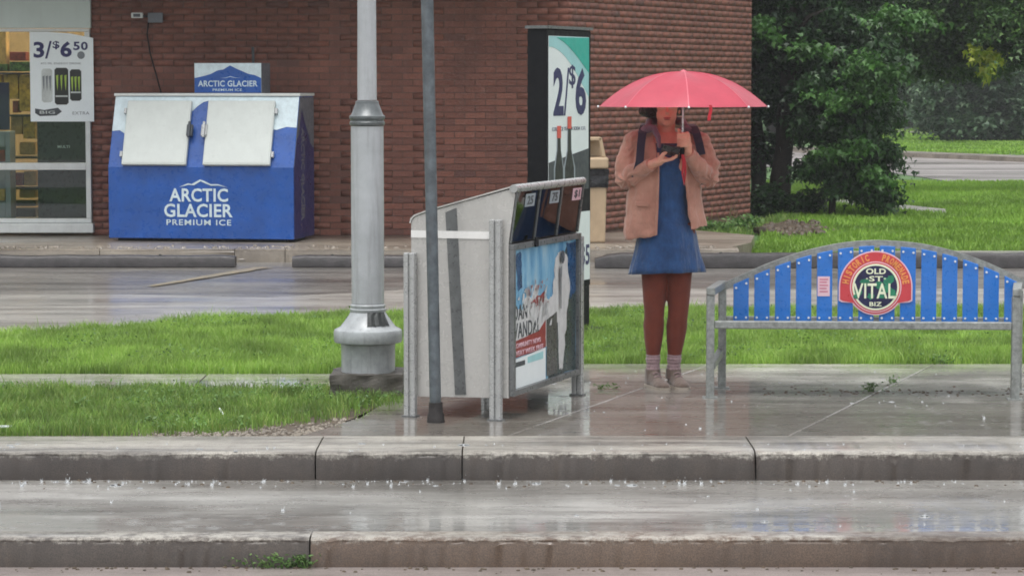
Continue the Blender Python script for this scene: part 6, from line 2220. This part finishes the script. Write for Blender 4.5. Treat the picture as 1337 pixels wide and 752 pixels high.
# dry weeds against the oblique wall
dw = empty('weed', (PX(925, 29.6), 29.6, 0), 0, 'straggly half-dry weeds at the foot of the brick wall right of the person', 'weed')
mb = MB()
for k in range(46):
    b0 = G(random.uniform(905, 965), random.uniform(292, 302), 0.0)
    hgt = random.uniform(0.1, 0.32)
    l_ = Vector((random.uniform(-0.12, 0.12), random.uniform(-0.08, 0.08), hgt))
    mb.tube([b0, b0 + l_ * 0.5 + Vector((0.01, 0, 0)), b0 + l_], [0.006, 0.005, 0.002], 4)
M['dry'] = paint('dry_stalk', (138, 122, 88), 0.8, var=0.3)
mb.build('stalks', 'dry', dw, world=True)['kind'] = 'stuff'
bl = [(tuple(P(px, py, 29.8)), (0.16, 0.2, 0.05), m_) for px, py, m_ in ((915, 296, 6), (935, 294, 6), (955, 290, 6), (800, 298, 4), (975, 287, 5))]
leaves('leaves', local(dw, clump_points(bl, 30, 0.07)), 0.05, 'weed', dw, 'oval', droop=-0.2)
grass('wall_foot_grass', [(1.6, 28.6), (2.4, 28.9), (3.2, 31.5), (3.6, 33.6), (2.95, 32.2)], 1500, 0.09, 0.014, 'blade2', 0.0)
# muddy bare patch with stones
mm = mud_outline
cn_ = sum(mm, Vector()) / len(mm)
mb = MB()
mb.v = [(p.x, p.y, -0.02) for p in mm] + [tuple(cn_.lerp(p, 0.7) + Vector((0, 0, 0.03 + 0.03 * random.random()))) for p in mm] + [tuple(cn_.lerp(p, 0.35) + Vector((0, 0, 0.05 + 0.03 * random.random()))) for p in mm] + [tuple(cn_ + Vector((0, 0, 0.08)))]
for j in range(26):
    k = (j + 1) % 26
    mb.f += [(j, k, 26 + k, 26 + j), (26 + j, 26 + k, 52 + k, 52 + j), (52 + j, 52 + k, 78)]
o = mb.build('mud_patch', 'soil', None, smooth=True)
o['kind'] = 'structure'
mud = MB()
for k in range(220):
    c_ = G(random.gauss(1033, 22), random.gauss(303, 3.5), 0) + Vector((0, 0, 0.03 + 0.02 * random.random()))
    mud.ball(c_, (random.uniform(0.02, 0.07), random.uniform(0.02, 0.09), random.uniform(0.015, 0.05)), 6, 4)
o = mud.build('rubble', 'soil', None, smooth=True)
o['kind'] = 'stuff'
mud = MB()
for k in range(260):
    c_ = Vector((random.uniform(-6, 1.95), 25.37 + abs(random.gauss(0.0, 0.2)), ZW))
    mud.ball(c_, (random.uniform(0.008, 0.03), random.uniform(0.01, 0.03), random.uniform(0.006, 0.018)), 6, 4)
o = mud.build('gravel', 'apron', None, smooth=True)
o['kind'] = 'stuff'
# broken concrete in the gap between the wheel stops
cz = []
for k, (px, w_) in enumerate(((318, 0.16), (335, 0.12), (350, 0.1), (366, 0.09))):
    c_ = G(px, 338, 0.02)
    mb = MB().ball((0, 0, 0), (w_, 0.09, 0.045), 9, 6)
    me = mb.mesh('stone')
    for v in me.vertices:
        v.co += Vector((noise.noise(v.co * 20 + Vector((k, 0, 0))), noise.noise(v.co * 20 + Vector((0, k, 0))), noise.noise(v.co * 16))) * 0.03
    o = link_mesh('concrete_lump', me, 'apron', None)
    o.location = c_
    tags(o, ['widest broken concrete lump between the two dark parking kerbs, touching the left kerb', 'second broken concrete lump right of the left parking kerb', 'third broken concrete lump, between the parking kerbs',
             'smallest broken concrete lump, touching the right-hand parking kerb'][k], 'concrete lump', 'broken concrete between the parking kerbs')

# ------------------------------------------------------------------ foreground small things
# dirt crumbs in front of the grass
peb = MB()
for k in range(900):
    px = random.uniform(180, 530)
    py = random.gauss(0, 1) * 5 + (563 - max(0, px - 380) * 0.12)
    if py > 568:
        continue
    c_ = G(px, py, 0)
    s_ = random.uniform(0.003, 0.011)
    peb.ball((c_.x, c_.y, -0.012), (s_ * 1.3, s_ * 1.3, s_), 5, 4)
o = peb.build('soil_crumbs', 'apron', None, smooth=True)
o['kind'] = 'stuff'
# grit lying along the two kerb feet and across the slab by the bench
gr = MB()
for k in range(420):
    mode = random.random()
    if mode < 0.4:
        c_ = Vector((random.uniform(-2.4, 2.4), YK1 - abs(random.gauss(0, 0.05)) - 0.01, ZR))
    elif mode < 0.7:
        c_ = Vector((random.uniform(-2.6, 2.6), YK2 - abs(random.gauss(0, 0.1)) - 0.01, ZL))
    else:
        c_ = G(random.uniform(990, 1337), random.gauss(512, 3), 0)
    s_ = random.uniform(0.002, 0.008)
    gr.ball(c_, (s_ * 1.5, s_ * 1.5, s_), 5, 4)
o = gr.build('grit', 'soil', None, smooth=True)
o['kind'] = 'stuff'


def weed(name, c, n, h, label, seed, spread=0.06):
    random.seed(seed)
    r = empty(name, c, 0, label, 'weed')
    mb = MB()
    for k in range(n):
        a = random.uniform(0, 2 * PI)
        e_ = Vector((math.cos(a) * spread * random.uniform(0.3, 1.2), math.sin(a) * spread * 0.6, h * random.uniform(0.4, 1)))
        b0 = Vector((random.uniform(-1, 1) * spread * 0.8, random.uniform(-0.01, 0.01), 0))
        mb.tube([b0, b0 + e_ * 0.5 + Vector((0, 0, h * 0.15)), b0 + e_], [0.0025, 0.002, 0.0012], 4)
    mb.build('stem', 'weed', r)
    p = np.array([(random.gauss(0, spread), random.gauss(0, 0.015), random.uniform(0.1, 0.9) * h) for _ in range(n * 6)])
    leaves('leaves', p, 0.022, 'weed', r, 'oval', droop=-0.2)
    return r


weed('weed', G(1137, 511), 9, 0.055, 'small dark weed sprouting from the pavement joint in front of the bench', 3, 0.03)
weed('weed', G(1165, 500), 5, 0.03, 'tiny weed in the pavement joint just behind the small dark weed', 4, 0.02)
weed('weed', Vector((jy(352), YK1 - 0.015, ZR)), 16, 0.055, 'green weeds at the foot of the near kerb, at the left of its joint', 6, 0.09)
weed('weed', Vector((jy(392), YK1 - 0.015, ZR)), 9, 0.06, 'green weed tuft in the joint of the near kerb', 8, 0.03)
weed('weed', G(1228, 475), 10, 0.06, 'pale weed at the back edge of the pavement behind the bench', 9, 0.05)
weed('weed', G(792, 508), 6, 0.03, 'dark leaf litter lying on the wet pavement left of the person', 12, 0.04)
bt_ = MB().tube([G(287, 541) + Vector((0, 0, 0.03)), G(293, 546) + Vector((0, 0, 0.012))], 0.005, 8)
tags(bt_.build('cigarette_end', 'paper'), 'white cigarette end lying on the grass left of the lamp post', 'litter')
bt_ = MB().box(-0.04, 0.04, -0.01, 0.01, 0, 0.008)
o = bt_.build('paper_scrap', 'paper')
o.location = G(4, 563) + Vector((0, 0, 0.02))
tags(o, 'white paper scrap on the grass edge at the far left', 'litter')

# rain splashes: little crowns and beads of water
M['water'] = paint('splash_water', (222, 226, 228), 0.08, var=0.02)
wn = M['water'].node_tree.nodes['Principled BSDF']
wn.inputs['Transmission Weight'].default_value = 0.5
wn.inputs['IOR'].default_value = 1.33
random.seed(21)
sp = MB()


def splash(c, s_):
    n = random.randint(2, 5)
    s_ *= random.choice((0.5, 0.7, 1.0, 1.0, 1.35))
    lean = Vector((random.uniform(-0.5, 0.5), 0, 0)) * s_
    for k in range(n):
        a = 2 * PI * k / n + random.random()
        d = Vector((math.cos(a), math.sin(a) * 0.8, 0))
        sp.tube([c + d * s_ * 0.25, c + d * s_ * 0.4 + Vector((0, 0, s_ * 0.6)), c + d * s_ * 0.5 + lean * 0.6 + Vector((0, 0, s_ * random.uniform(0.6, 1.5)))], [s_ * 0.16, s_ * 0.09, s_ * 0.03], 5)
    sp.lathe([(s_ * 0.6, c.z), (s_ * 0.45, c.z + s_ * 0.3), (s_ * 0.2, c.z + s_ * 0.5)], c.x, c.y, 8)
    if random.random() < 0.12:
        rr_ = s_ * random.uniform(1.6, 3.0)
        sp.lathe([(rr_, c.z), (rr_ * 0.94, c.z + 0.0022), (rr_ * 0.88, c.z)], c.x, c.y, 18)
    if random.random() < 0.6:
        sp.ball(c + Vector((random.uniform(-1, 1) * s_ * 0.5, 0, s_ * random.uniform(1.6, 2.6))), s_ * 0.11, 6, 4)


for k in range(170):
    splash(Vector((random.uniform(-2.45, 2.45), YK2 - 0.02 - abs(random.gauss(0, 0.09)), ZL)), 0.004 + 0.011 * random.random() ** 2.5)
for k in range(26):
    splash(Vector((random.uniform(-2.3, 2.3), random.uniform(YK1 + 0.3, YK2 - 0.1), ZL)), random.uniform(0.005, 0.012))
for k in range(70):
    splash(Vector((random.uniform(-0.5, 3), random.uniform(YKB, YB - 0.1), 0.0)), random.uniform(0.004, 0.010))
for k in range(60):
    splash(Vector((random.uniform(-2.5, 2.6), YK2 + random.uniform(0.02, 0.3), 0.0)), random.uniform(0.004, 0.009))
o = sp.build('rain_splashes', 'water', None, smooth=False)
o['kind'] = 'stuff'

# ------------------------------------------------------------------ rain haze
hz = MB().box(-130, 130, -30, 170, -1.4, 16).build('haze', None)
hz['kind'] = 'stuff'
hm_ = bpy.data.materials.new('rain_haze')
hm_.use_nodes = True
hn = hm_.node_tree
hn.nodes.remove(hn.nodes['Principled BSDF'])
pv = hn.nodes.new('ShaderNodeVolumePrincipled')
pv.inputs['Color'].default_value = (0.9, 0.93, 0.95, 1)
pv.inputs['Density'].default_value = 0.0008
hn.links.new(pv.outputs[0], hn.nodes['Material Output'].inputs['Volume'])
hz.data.materials.append(hm_)
